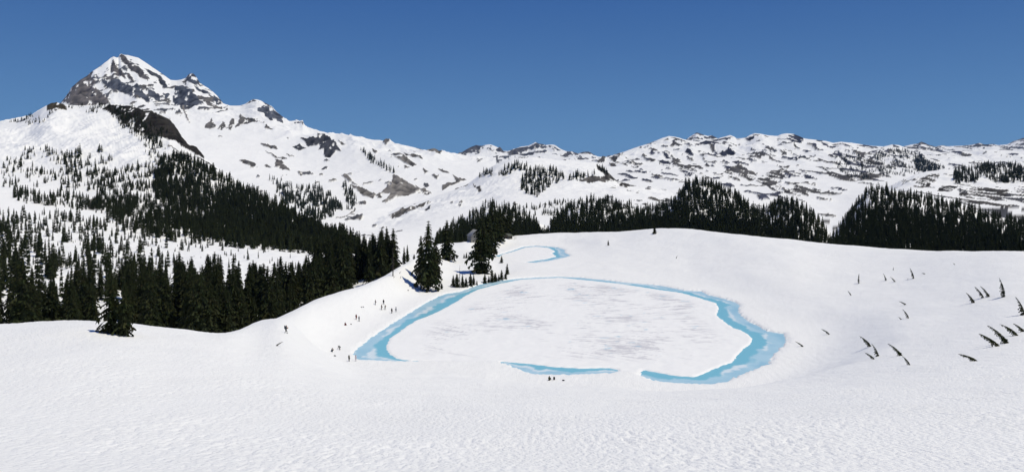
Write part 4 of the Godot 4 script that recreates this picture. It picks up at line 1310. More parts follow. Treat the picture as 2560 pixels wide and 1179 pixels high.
func build_things() -> void:
	# the largest 250 wild conifers in view stand singly, the rest of each wood is one mass
	var shown := []
	for t in trees:
		var p: Vector3 = t[0]
		var bx := 1280.0 + p.x / -p.z * F
		if bx > -8.0 and bx < 2568.0:
			shown.append([t[1] / -p.z, t, bx])
	shown.sort_custom(func(a, b): return a[0] > b[0])
	var single := {}
	var stands := {}
	for k in mini(250, shown.size()):
		var t: Array = shown[k][1]
		single[t] = true
		var s: String = wood_names[t[2]][0]
		var where := ""
		var bx: float = shown[k][2]
		match s:
			"bank_wood":
				if bx < 120.0:
					where = "in the wood at the picture's edge behind the bank"
				elif bx < 310.0:
					where = "in the loose stand behind the bank beside the crest pair"
				elif bx < 430.0:
					where = "in the clump behind the bank past the crest pair"
				elif bx < 620.0:
					where = "in the close wood behind the bank's falling end"
				elif bx < 790.0:
					where = "in the close wood behind the rising slope"
				elif bx < 885.0:
					where = "in the tall stand on the slope's shoulder"
				else:
					where = "in the last stand before the valley gap"
			"meadow_wood":
				if bx < 130.0:
					where = "on the meadow's outer edge under the bench"
				elif bx < 300.0:
					where = "on the open meadow near the bench"
				else:
					where = "on the open meadow before the spur wood"
			"spur_wood":
				where = "at the foot of the spur wood"
			"bench_wood":
				where = "in the line along the snow bench"
			"crest_wood":
				where = "on the bare snow high on the spur"
			"belt_wood":
				where = "in the belt beyond the snow crest"
			"dome_wood":
				where = "on the steep forest hill"
			_:
				where = "in the " + s.replace("_", " ")
		if not stands.has(where):
			stands[where] = []
		stands[where].append([bx, t])
	for where in stands:
		var row: Array = stands[where]
		row.sort_custom(func(a, b): return a[0] < b[0])
		for k in row.size():
			var t: Array = row[k][1]
			plant("conifer_tree", int(t[3] * 5.999), t[0], t[1], t[4], "dark conifer %s, %s from left" % [where, ordinal(k + 1)], "conifers " + where, t[5])
	var bulk := []
	for w in wood_names:
		bulk.append([])
	for t in trees:
		if not single.has(t):
			bulk[t[2]].append(t)
	for w in wood_names.size():
		woods_of(wood_names[w][0], wood_names[w][1], bulk[w])
	build_lakeside()
	build_saplings()
	build_huts()
	build_people()

# a conifer by the survey of its foot and its top
func by_survey(called: String, k: int, bx: float, foot: float, top: float, label: String, group := "", widen := 1.0, back := 0.0) -> void:
	var g := {}
	var p := ground(near_grid if g.is_empty() else g, bx, foot)
	p = p * Vector3(1.0 - back / p.z, 1.0, 1.0 - back / p.z)
	if back > 0.0:
		p.y -= 0.5
	var h := (foot - top) / F * -p.z
	plant(called, k, p - Vector3(0, h * 0.02, 0), h * 1.02, k * 1.7 + bx, label, group, widen)

func build_lakeside() -> void:
	by_survey("conifer_tree", 3, 1071, 727, 547, "tall conifer with a boulder at its foot beside the moat's narrow far arm", "", 0.98)
	by_survey("conifer_tree", 1, 1088, 700, 590, "shorter conifer leaning close behind the tall boulder conifer by the moat", "", 1.0)
	by_survey("conifer_tree", 4, 1052, 706, 585, "slim conifer on the valley side of the tall boulder conifer", "", 0.8)
	by_survey("conifer_tree", 0, 1117, 649, 547, "broad conifer alone on the snow knoll behind the boulder conifer", "", 1.4)
	by_survey("conifer_tree", 4, 1203, 682, 532, "massive ragged conifer standing before the grey hut wall", "", 1.12)
	by_survey("conifer_tree", 1, 1219, 640, 528, "conifer tucked behind the massive ragged conifer by the hut", "", 1.5)
	by_survey("conifer_tree", 0, 1240, 602, 520, "conifer between the massive ragged conifer and the small cabin", "", 2.1, 6.0)
	by_survey("conifer_tree", 3, 1258, 594, 524, "conifer growing close behind the small cabin", "", 2.1, 14.0)
	by_survey("conifer_tree", 2, 1272, 593, 530, "slim conifer behind the cabin, nearest the two posts", "", 1.5, 15.0)
	by_survey("conifer_tree", 4, 1228, 608, 516, "tallest of the conifers standing behind the massive ragged one", "", 1.6, 8.0)
	by_survey("conifer_tree", 5, 1250, 597, 527, "narrow conifer squeezed between the two broad ones behind the cabin", "", 1.9, 20.0)
	by_survey("conifer_tree", 5, 1010, 612, 566, "slim dead topped conifer of a pair beyond the slope crest", "", 0.9)
	by_survey("conifer_tree", 2, 1018, 616, 572, "fuller conifer of the slim pair beyond the slope crest", "", 0.9)
	by_survey("conifer_tree", 4, 279, 833, 676, "tall conifer on the bank crest with bent branches at its foot", "", 1.0)
	by_survey("conifer_tree", 1, 311, 839, 700, "lower conifer of the pair on the bank crest", "", 0.9)
	by_survey("conifer_tree", 0, 955, 683, 610, "conifer on the slope crest at the end of the tall stand", "", 1.0)
	by_survey("conifer_tree", 2, 966, 678, 563, "thin topped conifer at the very end of the crest stand", "", 0.8)
	# dead stems
	for d in [[1149, 716, 662, "thin dead spire standing among the firs at the moat's far arm"], [982, 690, 610, "thin dead stem at the end of the crest stand"]]:
		var p := ground(near_grid, d[0], d[1])
		var h: float = (d[1] - d[2]) / F * -p.z
		var o := thing("dead_tree", d[3], "dead tree", p)
		var sn := snag(41)
		part("trunk", sn[0], M.bark, o)
		part("twig", sn[1], M.foliage, o)
		o.scale = Vector3(h, h, h)
	# young firs along the far arm of the moat
	var firs := [
		[1133, 716, 686, "young fir at the outer end of the shore row by the moat"], [1142, 718, 682, "second young fir of the shore row, against the dead spire"],
		[1156, 718, 684, "broad young fir just past the dead spire on the shore"], [1165, 717, 692, "low fir in the middle of the shore row"],
		[1176, 714, 682, "pointed fir in the middle of the shore row"], [1184, 712, 684, "pointed fir at the inner end of the shore row"],
		[1192, 712, 700, "stunted fir closing the shore row"], [1212, 708, 684, "first fir of the second shore clump"],
		[1222, 706, 688, "low fir of the second shore clump"], [1230, 706, 672, "tallest fir of the second shore clump"],
		[1238, 704, 680, "fir on the inner side of the second clump"], [1247, 702, 684, "reddish fir before the last clump by the moat"],
		[1254, 698, 673, "narrow fir of the last clump by the moat"], [1264, 697, 680, "low fir of the last clump by the moat"],
		[1268, 686, 657, "leaning plump fir above the last clump by the moat"], [1254, 657, 638, "small fir alone between ragged conifer and far pond"],
		[1035, 640, 627, "small fir alone on the crest before the valley"], [1160, 645, 633, "first tiny fir of the four before the hut"],
		[1166, 645, 630, "second tiny fir of the four before the hut"], [1172, 645, 635, "third tiny fir of the four before the hut"],
		[1177, 644, 632, "fourth tiny fir of the four before the hut"], [988, 628, 602, "small fir below the end of the crest stand"],
		[1104, 722, 706, "small fir at the foot of the boulder conifer"], [1521, 613, 599, "bushy little fir alone on the snow beyond the lake"],
		[1637, 584, 560, "thin little fir standing on the crest skyline"],
	]
	for k in firs.size():
		by_survey("young_fir", k % 6, firs[k][0], firs[k][1], firs[k][2], firs[k][3], "young firs round the lake", 1.5 if firs[k][1] - firs[k][2] < 26 else 1.25)
	# boulders
	for b in [[1039, 716, 12, "brown boulder at the foot of the tall conifer by the moat"], [1095, 676, 13, "brown boulder on the snow edge behind the boulder conifer"], [1187, 746, 5, "flat dark rock lying on the snow by the moat"], [1020, 726, 4, "small dark rock on the slope above the walkers"]]:
		var p := ground(near_grid, b[0], b[1])
		var w: float = b[2] / F * -p.z
		var o := part("boulder", boulder(int(b[0])), M.rock)
		o.position = p + Vector3(0, w * 0.2, 0)
		o.scale = Vector3(w, w * (0.9 if b[2] > 6 else 0.35), w * 0.8)
		tag(o, b[3], "boulder")

func boulder(seed_: int) -> ArrayMesh:
	var sp := SphereMesh.new()
	sp.radius = 0.55
	sp.height = 1.1
	sp.radial_segments = 20
	sp.rings = 12
	var a := sp.get_mesh_arrays()
	var v: PackedVector3Array = a[Mesh.ARRAY_VERTEX]
	var n := noise(seed_, 1.3, 3)
	for i in v.size():
		v[i] *= 1.0 + 0.45 * n.get_noise_3dv(v[i])
	a[Mesh.ARRAY_VERTEX] = v
	var am := ArrayMesh.new()
	am.add_surface_from_arrays(Mesh.PRIMITIVE_TRIANGLES, a)
	var st := SurfaceTool.new()
	st.create_from(am, 0)
	st.generate_normals()
	return st.commit()

# ------------------------------------------------------------------ bent saplings on the snow slope
func build_saplings() -> void:
	var protos := []
	for k in 4:
		protos.append(conifer(500 + k * 3, 17, 7, 2, 0.20, 0.02, 0.34, 0.7, 0.30))
	var list := [
		[2147.8, 708, 2149.4, 681, "upright sapling nearest the skyline above the lake's end"],
		[2216.6, 700.7, 2208, 682, "small leaning sapling in the skyline row, beside the bent one"],
		[2239.6, 704, 2226, 691, "low bent sapling in the middle of the skyline row"],
		[2234, 675, 2236, 666, "tiny upright twig just under the snow crest"],
		[2285, 696, 2275, 667, "tallest sapling of the skyline row"],
		[2269, 699, 2273, 695, "dark tuft at the foot of the skyline row's tallest sapling"],
		[2315, 684, 2303, 682.5, "twig lying flat past the skyline row"],
		[2389, 661, 2383, 657, "tiny twig alone near the crest"],
		[2129, 738, 2119, 725, "squat bushy sapling below the skyline row"],
		[2266, 761, 2247, 752, "flat leaning sapling above the middle pair"],
		[2273, 795, 2257, 771, "upright sapling of the middle pair"],
		[2255, 798, 2245, 791, "tiny bent sapling of the middle pair"],
		[2075, 835, 2053, 821, "lone bent sapling up the slope from the moat"],
		[2009, 866, 1988, 852, "lone bent sapling closest to the moat"],
		[2178, 865, 2146, 837, "long bent sapling at the top of the lower trio"],
		[2197, 890, 2180, 857, "tall slim sapling in the lower trio"],
		[2187, 897, 2160, 879, "low bent sapling at the bottom of the lower trio"],
		[2255, 888, 2219, 856, "upper of two long saplings bent one above the other"],
		[2276, 912, 2255, 887, "lower of two long saplings bent one above the other"],
		[2437, 756, 2413, 729, "bent sapling at the low end of the upper row"],
		[2460, 744, 2437, 714, "leaning sapling second in the upper row"],
		[2474, 741, 2451, 713, "leaning sapling third in the upper row"],
		[2511, 742, 2497, 691, "tall dark sapling, the biggest of the upper row"],
		[2562, 787, 2541, 739, "tall sapling cut by the picture's edge"],
		[2498, 865, 2441, 830, "longest sapling bent nearly flat in the dark cluster"],
		[2520, 857, 2469, 810, "great curved sapling in the middle of the dark cluster"],
		[2546, 838, 2500, 808, "curved sapling in the upper part of the dark cluster"],
		[2562, 828, 2530, 806, "sapling at the top of the dark cluster by the edge"],
		[2445, 902, 2396, 884, "single sapling bent low under the dark cluster"],
		[689, 864, 708, 853, "dead sapling lying on the snow below the lone hiker"],
		[1690.5, 646, 1695, 637, "tiny leaning sapling on the slope beyond the lake"],
		[238, 828, 262, 801, "leaning sapling arched beside the pair on the bank crest"],
		[246, 829, 276, 817, "arched branchy sapling low beside the bank crest pair"],
		[296, 832, 305, 800, "slim leaning stem between the two bank crest conifers"],
		[983, 694, 988, 689, "small bent twig on the slope under the crest stand"],
		[998, 683, 1003, 677, "small bent twig above another on the crest slope"],
		[1000, 695, 1003, 688, "small bent twig closest to the boulder conifer"],
	]
	for k in list.size():
		var d: Array = list[k]
		var p := ground(near_grid, d[0], d[1])
		var sc := -p.z / F
		var v := Vector2((d[2] - d[0]) * sc, (d[1] - d[3]) * sc)
		var L := v.length()
		var right := v.x > 0.0
		var c := 0.30
		var own := atan2(c, 1.0 - 0.25 * c * c)
		var lean := atan2(absf(v.x), v.y)
		var tilt := lean - own
		var o := thing("bent_sapling", d[4], "sapling", p - Vector3(0, L * 0.03, 0), 0.0, "saplings bent over on the snow")
		part("trunk", protos[k % 4][0], M.bark, o)
		part("crown", protos[k % 4][1], M.foliage, o)
		var spin := (PI if right else 0.0) + sin(k * 2.4) * 0.3
		var b := Basis(Vector3(0, 0, 1), -tilt if right else tilt) * Basis(Vector3.UP, spin)
		o.basis = b * Basis.from_scale(Vector3(L, L, L) * (1.0 / sqrt(c * c + pow(1.0 - 0.25 * c * c, 2.0))))

# ------------------------------------------------------------------ huts
func box(st: SurfaceTool, lo: Vector3, hi: Vector3) -> void:
	prism(st, PackedVector2Array([Vector2(lo.x, lo.y), Vector2(hi.x, lo.y), Vector2(hi.x, hi.y), Vector2(lo.x, hi.y)]), lo.z, hi.z)

# an outline in the x-y plane (counter-clockwise), pulled from z0 to z1
func prism(st: SurfaceTool, o: PackedVector2Array, z0: float, z1: float) -> void:
	var n := o.size()
	var tri := Geometry2D.triangulate_polygon(o)
	for k in range(0, tri.size(), 3):
		for q in [tri[k], tri[k + 1], tri[k + 2]]:
			st.add_vertex(Vector3(o[q].x, o[q].y, z1))
		for q in [tri[k], tri[k + 2], tri[k + 1]]:
			st.add_vertex(Vector3(o[q].x, o[q].y, z0))
	for k in n:
		var a := o[k]
		var b := o[(k + 1) % n]
		for v in [Vector3(a.x, a.y, z0), Vector3(b.x, b.y, z1), Vector3(b.x, b.y, z0), Vector3(a.x, a.y, z0), Vector3(a.x, a.y, z1), Vector3(b.x, b.y, z1)]:
			st.add_vertex(v)

func solid(f: Callable) -> ArrayMesh:
	var st := SurfaceTool.new()
	st.begin(Mesh.PRIMITIVE_TRIANGLES)
	f.call(st)
	st.generate_normals()
	return st.commit()

func house(called: String, label: String, at: Vector3, turn: float, w: float, d: float, eave: float, ridge: float, wall_m: Material, roof_m: Material) -> void:
	var o := thing(called, label, "hut", at, turn)
	var hw := w / 2.0
	part("wall", solid(func(st): prism(st, PackedVector2Array([Vector2(-hw, -1.0), Vector2(hw, -1.0), Vector2(hw, eave), Vector2(0, ridge), Vector2(-hw, eave)]), -d / 2, d / 2)), wall_m, o)
	var ov := 0.5
	var sl := (ridge - eave) / hw
	for s in [-1.0, 1.0]:
		part("roof", solid(func(st):
			var pts := [Vector2(0, ridge + 0.02), Vector2((hw + ov) * s, eave - sl * ov + 0.02), Vector2((hw + ov) * s, eave - sl * ov + 0.2), Vector2(0, ridge + 0.22)]
			if s > 0.0:
				pts.reverse()
			pts.reverse()
			prism(st, PackedVector2Array(pts), -d / 2 - ov, d / 2 + ov)), roof_m, o)
	var door := part("door", solid(func(st): box(st, Vector3(-0.5, 0.0, d / 2), Vector3(0.5, 2.0, d / 2 + 0.06))), M.door, o)
	part("handle", solid(func(st): box(st, Vector3(0.34, 0.95, d / 2 + 0.06), Vector3(0.42, 1.1, d / 2 + 0.12))), M.metal, door)
	for x in ([-hw * 0.62, hw * 0.62] if w > 5.0 else [hw * 0.6]):
		var fr := part("window", solid(func(st): box(st, Vector3(x - 0.5, 1.1, d / 2), Vector3(x + 0.5, 2.0, d / 2 + 0.05))), M.trim, o)
		part("pane", solid(func(st): box(st, Vector3(x - 0.42, 1.18, d / 2 + 0.052), Vector3(x + 0.42, 1.92, d / 2 + 0.06))), M.glass, fr)

func build_huts() -> void:
	var p := ground(near_grid, 1186, 606)
	house("mountain_hut", "grey mountain hut mostly hidden behind the massive ragged conifer", p + Vector3(0.5, -0.3, -4.0), 0.35, 9.0, 9.0, 5.0, 8.6, M.shingle, M.tin)
	var q := ground(near_grid, 1270, 597)
	house("cabin", "small dark cabin under conifers beside two posts on the crest", q + Vector3(0, -0.3, -2.0), -0.6, 4.6, 5.2, 2.7, 4.3, M.timber, M.cabin_roof)
	for d in [[1285.5, 599, 588, "taller of two thin posts in the snow beside the cabin"], [1289.7, 598, 589, "thin post in the snow farther from the cabin"]]:
		var b := ground(near_grid, d[0], d[1])
		var h: float = (d[1] - d[2]) / F * -b.z
		var cm := CylinderMesh.new()
		cm.top_radius = 0.09
		cm.bottom_radius = 0.12
		cm.height = h + 0.6
		var o := part("post", cm, M.timber)
		o.position = b + Vector3(0, (h - 0.6) / 2.0, 0)
		tag(o, d[3], "post", "posts beside the cabin")

# ------------------------------------------------------------------ people
# A body as one surface: tapered limbs joined smoothly and meshed as surface nets.
# bones: [from, to, radius at from, radius at to, zone]; zones: 0 skin 1 hair 2 jacket 3 trousers 4 boots
func body(bones: Array, cell := 0.034) -> Array:
	var lo := Vector3(1e9, 1e9, 1e9)
	var hi := -lo
	for b in bones:
		for e in 2:
			var r: float = b[2 + e]
			lo = lo.min(b[e] - Vector3.ONE * (r + 0.08))
			hi = hi.max(b[e] + Vector3.ONE * (r + 0.08))
	var n := Vector3i(((hi - lo) / cell).ceil()) + Vector3i.ONE
	var D := PackedFloat32Array()
	D.resize(n.x * n.y * n.z)
	D.fill(1.0)
	var acc := PackedFloat32Array()
	acc.resize(D.size())
	var kk := 26.0
	for b in bones:
		var a: Vector3 = b[0]
		var ab: Vector3 = b[1] - b[0]
		var l2 := maxf(ab.length_squared(), 1e-6)
		var rm: float = maxf(b[2], b[3]) + 0.14
		var l := Vector3i(((b[0].min(b[1]) - Vector3.ONE * rm - lo) / cell).floor()).clamp(Vector3i.ZERO, n - Vector3i.ONE)
		var u := Vector3i(((b[0].max(b[1]) + Vector3.ONE * rm - lo) / cell).ceil()).clamp(Vector3i.ZERO, n - Vector3i.ONE)
		for z in range(l.z, u.z + 1):
			for y in range(l.y, u.y + 1):
				for x in range(l.x, u.x + 1):
					var q := lo + Vector3(x, y, z) * cell - a
					var t := clampf(q.dot(ab) / l2, 0.0, 1.0)
					var d := (q - ab * t).length() - lerpf(b[2], b[3], t)
					acc[(z * n.y + y) * n.x + x] += exp(-kk * d)
	for i in D.size():
		D[i] = -log(acc[i] + 1e-9) / kk
	var idx := PackedInt32Array()
	idx.resize(D.size())
	idx.fill(-1)
	var V := PackedVector3Array()
	var corner := [Vector3i(0, 0, 0), Vector3i(1, 0, 0), Vector3i(0, 1, 0), Vector3i(1, 1, 0), Vector3i(0, 0, 1), Vector3i(1, 0, 1), Vector3i(0, 1, 1), Vector3i(1, 1, 1)]
	var edges := [[0, 1], [2, 3], [4, 5], [6, 7], [0, 2], [1, 3], [4, 6], [5, 7], [0, 4], [1, 5], [2, 6], [3, 7]]
	var stride := [1, n.x, n.x * n.y]
	for z in n.z - 1:
		for y in n.y - 1:
			for x in n.x - 1:
				var base := (z * n.y + y) * n.x + x
				var sgn := 0
				var val := []
				for c in corner:
					var d := D[base + c.x + c.y * stride[1] + c.z * stride[2]]
					val.append(d)
					if d < 0.0:
						sgn += 1
				if sgn == 0 or sgn == 8:
					continue
				var sum := Vector3.ZERO
				var cnt := 0
				for e in edges:
					var da: float = val[e[0]]
					var db: float = val[e[1]]
					if (da < 0.0) != (db < 0.0):
						sum += Vector3(corner[e[0]]).lerp(Vector3(corner[e[1]]), da / (da - db))
						cnt += 1
				idx[base] = V.size()
				V.append(lo + (Vector3(x, y, z) + sum / cnt) * cell)
	var I := PackedInt32Array()
	for z in range(1, n.z - 1):
		for y in range(1, n.y - 1):
			for x in range(1, n.x - 1):
				var base := (z * n.y + y) * n.x + x
				for ax in 3:
					var d0 := D[base]
					var d1 := D[base + stride[ax]]
					if (d0 < 0.0) == (d1 < 0.0):
						continue
					var s1: int = stride[(ax + 1) % 3]
					var s2: int = stride[(ax + 2) % 3]
					var q := [idx[base], idx[base - s1], idx[base - s1 - s2], idx[base - s2]]
					if q.min() < 0:
						continue
					if d0 < 0.0:
						I.append_array(PackedInt32Array([q[0], q[2], q[1], q[0], q[3], q[2]]))
					else:
						I.append_array(PackedInt32Array([q[0], q[1], q[2], q[0], q[2], q[3]]))
	var zones := PackedInt32Array()
	var N := PackedVector3Array()
	N.resize(V.size())
	for i in range(0, I.size(), 3):
		var f := (V[I[i + 2]] - V[I[i]]).cross(V[I[i + 1]] - V[I[i]])
		for j in 3:
			N[I[i + j]] += f
	for i in V.size():
		N[i] = N[i].normalized()
		var best := 1e9
		var zn := 0
		for b in bones:
			var ab: Vector3 = b[1] - b[0]
			var t := clampf((V[i] - b[0]).dot(ab) / maxf(ab.length_squared(), 1e-6), 0.0, 1.0)
			var d: float = (V[i] - b[0] - ab * t).length() - lerpf(b[2], b[3], t)
			if d < best:
				best = d
				zn = b[4]
		zones.append(zn)
	return [V, N, I, zones]

func dressed(b: Array, palette: Array) -> ArrayMesh:
	var C := PackedColorArray()
	for z in b[3]:
		C.append(palette[z])
	var A := []
	A.resize(Mesh.ARRAY_MAX)
	A[Mesh.ARRAY_VERTEX] = b[0]
	A[Mesh.ARRAY_NORMAL] = b[1]
	A[Mesh.ARRAY_COLOR] = C
	A[Mesh.ARRAY_INDEX] = b[2]
	var m := ArrayMesh.new()
	m.add_surface_from_arrays(Mesh.PRIMITIVE_TRIANGLES, A)
	return m

# joints: pelvis, chest, head, then for each side shoulder, elbow, wrist, hip, knee, ankle; the figure faces +z
func figure(pelvis: Vector3, chest: Vector3, head: Vector3, arms: Array, legs: Array) -> Array:
	var up := (head - chest).normalized()
	var b := []
	b.append([pelvis, pelvis.lerp(chest, 0.5), 0.145, 0.13, 3])
	b.append([pelvis.lerp(chest, 0.35), chest, 0.135, 0.155, 2])
	b.append([chest, chest + up * 0.16, 0.13, 0.06, 2])
	b.append([chest + up * 0.14, head - up * 0.06, 0.052, 0.055, 0])
	b.append([head - up * 0.035 + Vector3(0, 0, 0.015), head + up * 0.03, 0.078, 0.092, 0])
	b.append([head + up * 0.045 + Vector3(0, 0, -0.03), head + up * 0.03 + Vector3(0, 0, -0.045), 0.092, 0.085, 1])
	b.append([head + Vector3(0, -0.015, 0.09), head + Vector3(0, -0.03, 0.108), 0.014, 0.018, 0])
	for a in arms:
		b.append([chest + up * 0.05, a[0], 0.09, 0.075, 2])
		b.append([a[0], a[1], 0.066, 0.05, 2])
		b.append([a[1], a[2], 0.048, 0.036, 2])
		var d: Vector3 = (a[2] - a[1]).normalized()
		b.append([a[2], a[2] + d * 0.09, 0.036, 0.04, 0])
		for f in 4:
			b.append([a[2] + d * 0.08 + Vector3(0.018 * (f - 1.5), 0, 0), a[2] + d * (0.165 - 0.01 * absf(f - 1.0)) + Vector3(0.02 * (f - 1.5), 0, 0.015), 0.017, 0.012, 0])
		b.append([a[2] + d * 0.03, a[2] + d * 0.09 + Vector3(0, 0, 0.055), 0.018, 0.014, 0])
	for l in legs:
		b.append([pelvis.lerp(l[0], 0.6), l[0], 0.12, 0.1, 3])
		b.append([l[0], l[1], 0.095, 0.062, 3])
		b.append([l[1], l[2], 0.062, 0.046, 3])
		b.append([l[2], l[2] + l[3], 0.052, 0.045, 4])
	return b

func build_people() -> void:
	var fwd := Vector3(0, -0.04, 0.17)
	var stand := body(figure(Vector3(0, 0.95, 0), Vector3(0, 1.34, 0), Vector3(0, 1.64, 0.02),
		[[Vector3(-0.19, 1.42, 0), Vector3(-0.25, 1.14, -0.03), Vector3(-0.22, 0.90, 0.08)], [Vector3(0.19, 1.42, 0), Vector3(0.26, 1.15, -0.02), Vector3(0.20, 1.02, 0.18)]],
		[[Vector3(-0.1, 0.9, 0), Vector3(-0.12, 0.5, 0.02), Vector3(-0.13, 0.09, -0.02), fwd], [Vector3(0.1, 0.9, 0), Vector3(0.11, 0.5, 0.04), Vector3(0.13, 0.09, 0.03), fwd]]))
	var relaxed := body(figure(Vector3(0.03, 0.94, 0), Vector3(0, 1.33, 0), Vector3(-0.02, 1.63, 0.03),
		[[Vector3(-0.19, 1.41, 0), Vector3(-0.3, 1.2, -0.08), Vector3(-0.17, 1.03, 0.06)], [Vector3(0.19, 1.41, 0), Vector3(0.24, 1.13, -0.02), Vector3(0.23, 0.88, 0.06)]],
		[[Vector3(-0.1, 0.9, 0), Vector3(-0.14, 0.5, 0.05), Vector3(-0.19, 0.09, 0.05), fwd], [Vector3(0.11, 0.9, 0), Vector3(0.1, 0.5, 0.02), Vector3(0.1, 0.09, -0.03), fwd]]))
	var walk := body(figure(Vector3(0, 0.93, 0), Vector3(0, 1.31, 0.06), Vector3(0, 1.6, 0.13),
		[[Vector3(-0.19, 1.38, 0.05), Vector3(-0.24, 1.14, 0.0), Vector3(-0.14, 1.12, 0.24)], [Vector3(0.19, 1.38, 0.05), Vector3(0.25, 1.12, 0.1), Vector3(0.16, 1.2, 0.32)]],
		[[Vector3(-0.1, 0.89, 0), Vector3(-0.1, 0.52, 0.2), Vector3(-0.1, 0.09, 0.2), fwd], [Vector3(0.1, 0.89, 0), Vector3(0.1, 0.48, -0.02), Vector3(0.1, 0.12, -0.28), fwd]]))
	var sit := body(figure(Vector3(0, 0.14, 0), Vector3(0, 0.52, 0.06), Vector3(0, 0.82, 0.12),
		[[Vector3(-0.19, 0.6, 0.06), Vector3(-0.27, 0.42, 0.2), Vector3(-0.12, 0.42, 0.42)], [Vector3(0.19, 0.6, 0.06), Vector3(0.28, 0.4, 0.18), Vector3(0.12, 0.40, 0.42)]],
		[[Vector3(-0.1, 0.14, 0.05), Vector3(-0.13, 0.5, 0.36), Vector3(-0.13, 0.09, 0.56), fwd], [Vector3(0.1, 0.14, 0.05), Vector3(0.14, 0.48, 0.38), Vector3(0.14, 0.09, 0.6), fwd]]))
	var stoop := body(figure(Vector3(0, 0.86, -0.1), Vector3(0, 1.08, 0.25), Vector3(0, 1.15, 0.56),
		[[Vector3(-0.19, 1.1, 0.3), Vector3(-0.24, 0.85, 0.4), Vector3(-0.16, 0.64, 0.52)], [Vector3(0.19, 1.1, 0.3), Vector3(0.25, 0.84, 0.42), Vector3(0.17, 0.62, 0.5)]],
		[[Vector3(-0.1, 0.82, -0.08), Vector3(-0.13, 0.46, 0.1), Vector3(-0.13, 0.09, -0.05), fwd], [Vector3(0.1, 0.82, -0.08), Vector3(0.13, 0.45, 0.08), Vector3(0.13, 0.09, -0.08), fwd]]))
	var crouch := body(figure(Vector3(0, 0.34, -0.12), Vector3(0, 0.7, 0.05), Vector3(0, 0.99, 0.16),
		[[Vector3(-0.19, 0.77, 0.06), Vector3(-0.25, 0.55, 0.2), Vector3(-0.12, 0.5, 0.4)], [Vector3(0.19, 0.77, 0.06), Vector3(0.26, 0.55, 0.22), Vector3(0.1, 0.62, 0.42)]],
		[[Vector3(-0.1, 0.34, -0.08), Vector3(-0.16, 0.5, 0.3), Vector3(-0.14, 0.09, 0.1), fwd], [Vector3(0.1, 0.34, -0.08), Vector3(0.17, 0.49, 0.3), Vector3(0.15, 0.09, 0.1), fwd]]))
	var skin := Color(0.42, 0.24, 0.16)
	var hair := Color(0.03, 0.02, 0.015)
	var black := Color(0.018, 0.018, 0.022)
	var slate := Color(0.05, 0.06, 0.075)
	var red := Color(0.12, 0.02, 0.03)
	var rust := Color(0.16, 0.05, 0.045)
	var olive := Color(0.05, 0.055, 0.035)
	var grey := Color(0.12, 0.13, 0.14)
	var pale := Color(0.62, 0.56, 0.6)
	var white := Color(0.7, 0.7, 0.7)
	var blue := Color(0.05, 0.09, 0.16)
	# foot bearing, dip, body, height, facing, [jacket, trousers, hair], label
	var list := [
		[714, 833, walk, 1.68, 2.0, [slate, black, hair], "lone hiker walking with a backpack across the open slope"],
		[829, 879, crouch, 1.78, 2.2, [grey, slate, hair], "person in grey crouching on the snow near the moat's end"],
		[849, 874, stoop, 1.75, -1.9, [grey, black, white], "person in a white cap bending over by the moat's end"],
		[872, 902.5, stand, 1.72, 2.6, [olive, black, hair], "person in black trousers standing at the water's edge"],
		[889, 902, relaxed, 1.7, -0.6, [pale, pale, pale], "person in pale clothes standing at the water's very edge"],
		[862, 813, sit, 1.85, 2.7, [red, red, hair], "person in dark red sitting on the snow slope"],
		[890, 798.5, stand, 1.85, 2.9, [rust, rust, hair], "person in rusty red standing beside a dark companion"],
		[897, 803, relaxed, 1.85, 2.4, [slate, grey, hair], "slim person in dark clothes beside the rusty red one"],
		[938, 761.5, stand, 1.9, 1.6, [slate, grey, hair], "person standing alone above the group on the slope"],
		[958.5, 761, relaxed, 2.0, 2.8, [black, slate, hair], "uppermost person of the close group of three"],
		[953.5, 774, stand, 1.95, 1.2, [grey, black, hair], "person nearest the trees in the group of three"],
		[962, 774, walk, 1.85, 2.2, [olive, grey, hair], "person nearest the moat in the group of three"],
		[979, 783, stand, 1.95, 2.8, [black, black, hair], "person in black of the pair closest to the moat"],
		[989.5, 779.5, relaxed, 2.0, 3.4, [white, grey, hair], "person in a light top of the pair closest to the moat"],
		[1373, 950.5, sit, 2.0, 2.6, [olive, black, hair], "person in dark clothes sitting at the lake's near shore"],
	]
	for d in list:
		var p := ground(near_grid, d[0], d[1])
		var w: Array = d[5]
		var o := part("person", dressed(d[2], [skin, w[2], w[0], w[1], black]), M.cloth)
		o.position = p - Vector3(0, 0.03, 0)
		o.rotation.y = d[4]
		o.scale = Vector3.ONE * d[3] / 1.86
		tag(o, d[6], "person")
	# packs
	var pk := [
		[714, 833, 0.0, slate, "dark backpack worn by the lone hiker", true],
		[1385.5, 949, 0.62, black, "black backpack standing beside the sitter at the near shore", false],
		[1409, 951.5, 0.42, black, "black and white pack lying on the snow at the near shore", false],
		[908, 767.5, 0.5, black, "dark pack left on the snow above the walkers", false],
		[903, 768, 0.25, grey, "small bundle lying against the dark pack", false],
		[877, 810.5, 0.3, black, "low dark bundle on the snow beside the red sitter", false],
		[837, 890, 0.3, grey, "grey bag lying on the snow behind the crouching person", false],
	]
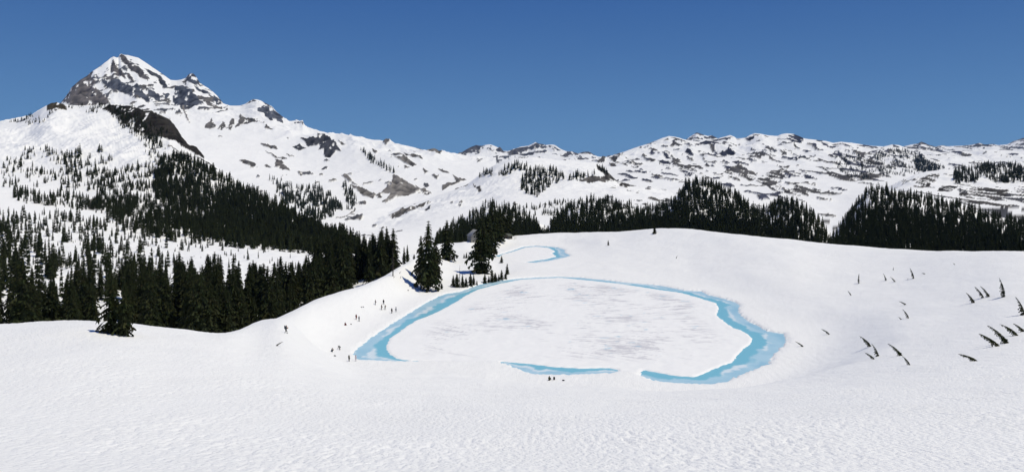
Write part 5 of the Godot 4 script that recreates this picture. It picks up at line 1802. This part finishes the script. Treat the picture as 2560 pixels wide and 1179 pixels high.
	for d in pk:
		var p := ground(near_grid, d[0], d[1])
		var o := thing("backpack", d[4], "backpack", p)
		var m := plain_material(d[3], 0.85, 0.2)
		part("bag", pack_shape(0.17, 0.27, 0.12), m, o)
		part("lid", pack_shape(0.15, 0.07, 0.12), m, o).position = Vector3(0, 0.30, 0.01)
		for s in [-1.0, 1.0]:
			part("strap", solid(func(st): box(st, Vector3(s * 0.1 - 0.025, -0.2, 0.118), Vector3(s * 0.1 + 0.025, 0.24, 0.14))), M.strap, o)
		if d[5]:
			o.basis = Basis(Vector3.UP, 2.0)
			o.position = p + o.basis * Vector3(0, 1.18, -0.2)
		else:
			var k: float = d[2] / 0.6
			o.scale = Vector3(1.15, 1.0, 1.0) * maxf(k, 0.8) * 1.1
			if d[2] < 0.55:
				o.rotation = Vector3(-1.4, d[0], 0)
				o.position.y += 0.12
			else:
				o.position.y += 0.28

func pack_shape(a: float, b: float, c: float) -> ArrayMesh:
	var sp := SphereMesh.new()
	sp.radius = 1.0
	sp.height = 2.0
	sp.radial_segments = 20
	sp.rings = 14
	var arr := sp.get_mesh_arrays()
	var v: PackedVector3Array = arr[Mesh.ARRAY_VERTEX]
	for i in v.size():
		var q := v[i]
		var k := pow(pow(absf(q.x), 4.0) + pow(absf(q.y), 4.0) + pow(absf(q.z), 4.0), -0.25)
		v[i] = q * k * Vector3(a, b, c)
	arr[Mesh.ARRAY_VERTEX] = v
	var am := ArrayMesh.new()
	am.add_surface_from_arrays(Mesh.PRIMITIVE_TRIANGLES, arr)
	var st := SurfaceTool.new()
	st.create_from(am, 0)
	st.generate_normals()
	return st.commit()

func woods_of(called: String, label: String, list: Array) -> void:
	if list.is_empty():
		return
	var root := Node3D.new()
	root.name = numbered(called)
	add_child(root, true)
	tag(root, label, "wood", "", "stuff")
	for k in light_kinds.size():
		var own := list.filter(func(t): return int(t[3] * 6.999) == k)
		if own.is_empty():
			continue
		var mm := MultiMesh.new()
		mm.transform_format = MultiMesh.TRANSFORM_3D
		mm.mesh = light_kinds[k][1]
		mm.instance_count = own.size()
		for i in own.size():
			var t: Array = own[i]
			var h: float = t[1]
			var wd: float = h * t[5]
			mm.set_instance_transform(i, Transform3D(Basis(Vector3.UP, t[4]) * Basis.from_scale(Vector3(wd, h, wd)), t[0]))
		var mi := MultiMeshInstance3D.new()
		mi.name = "conifers"
		mi.multimesh = mm
		mi.material_override = M.foliage
		mi.set_meta("kind", "stuff")
		root.add_child(mi, true)
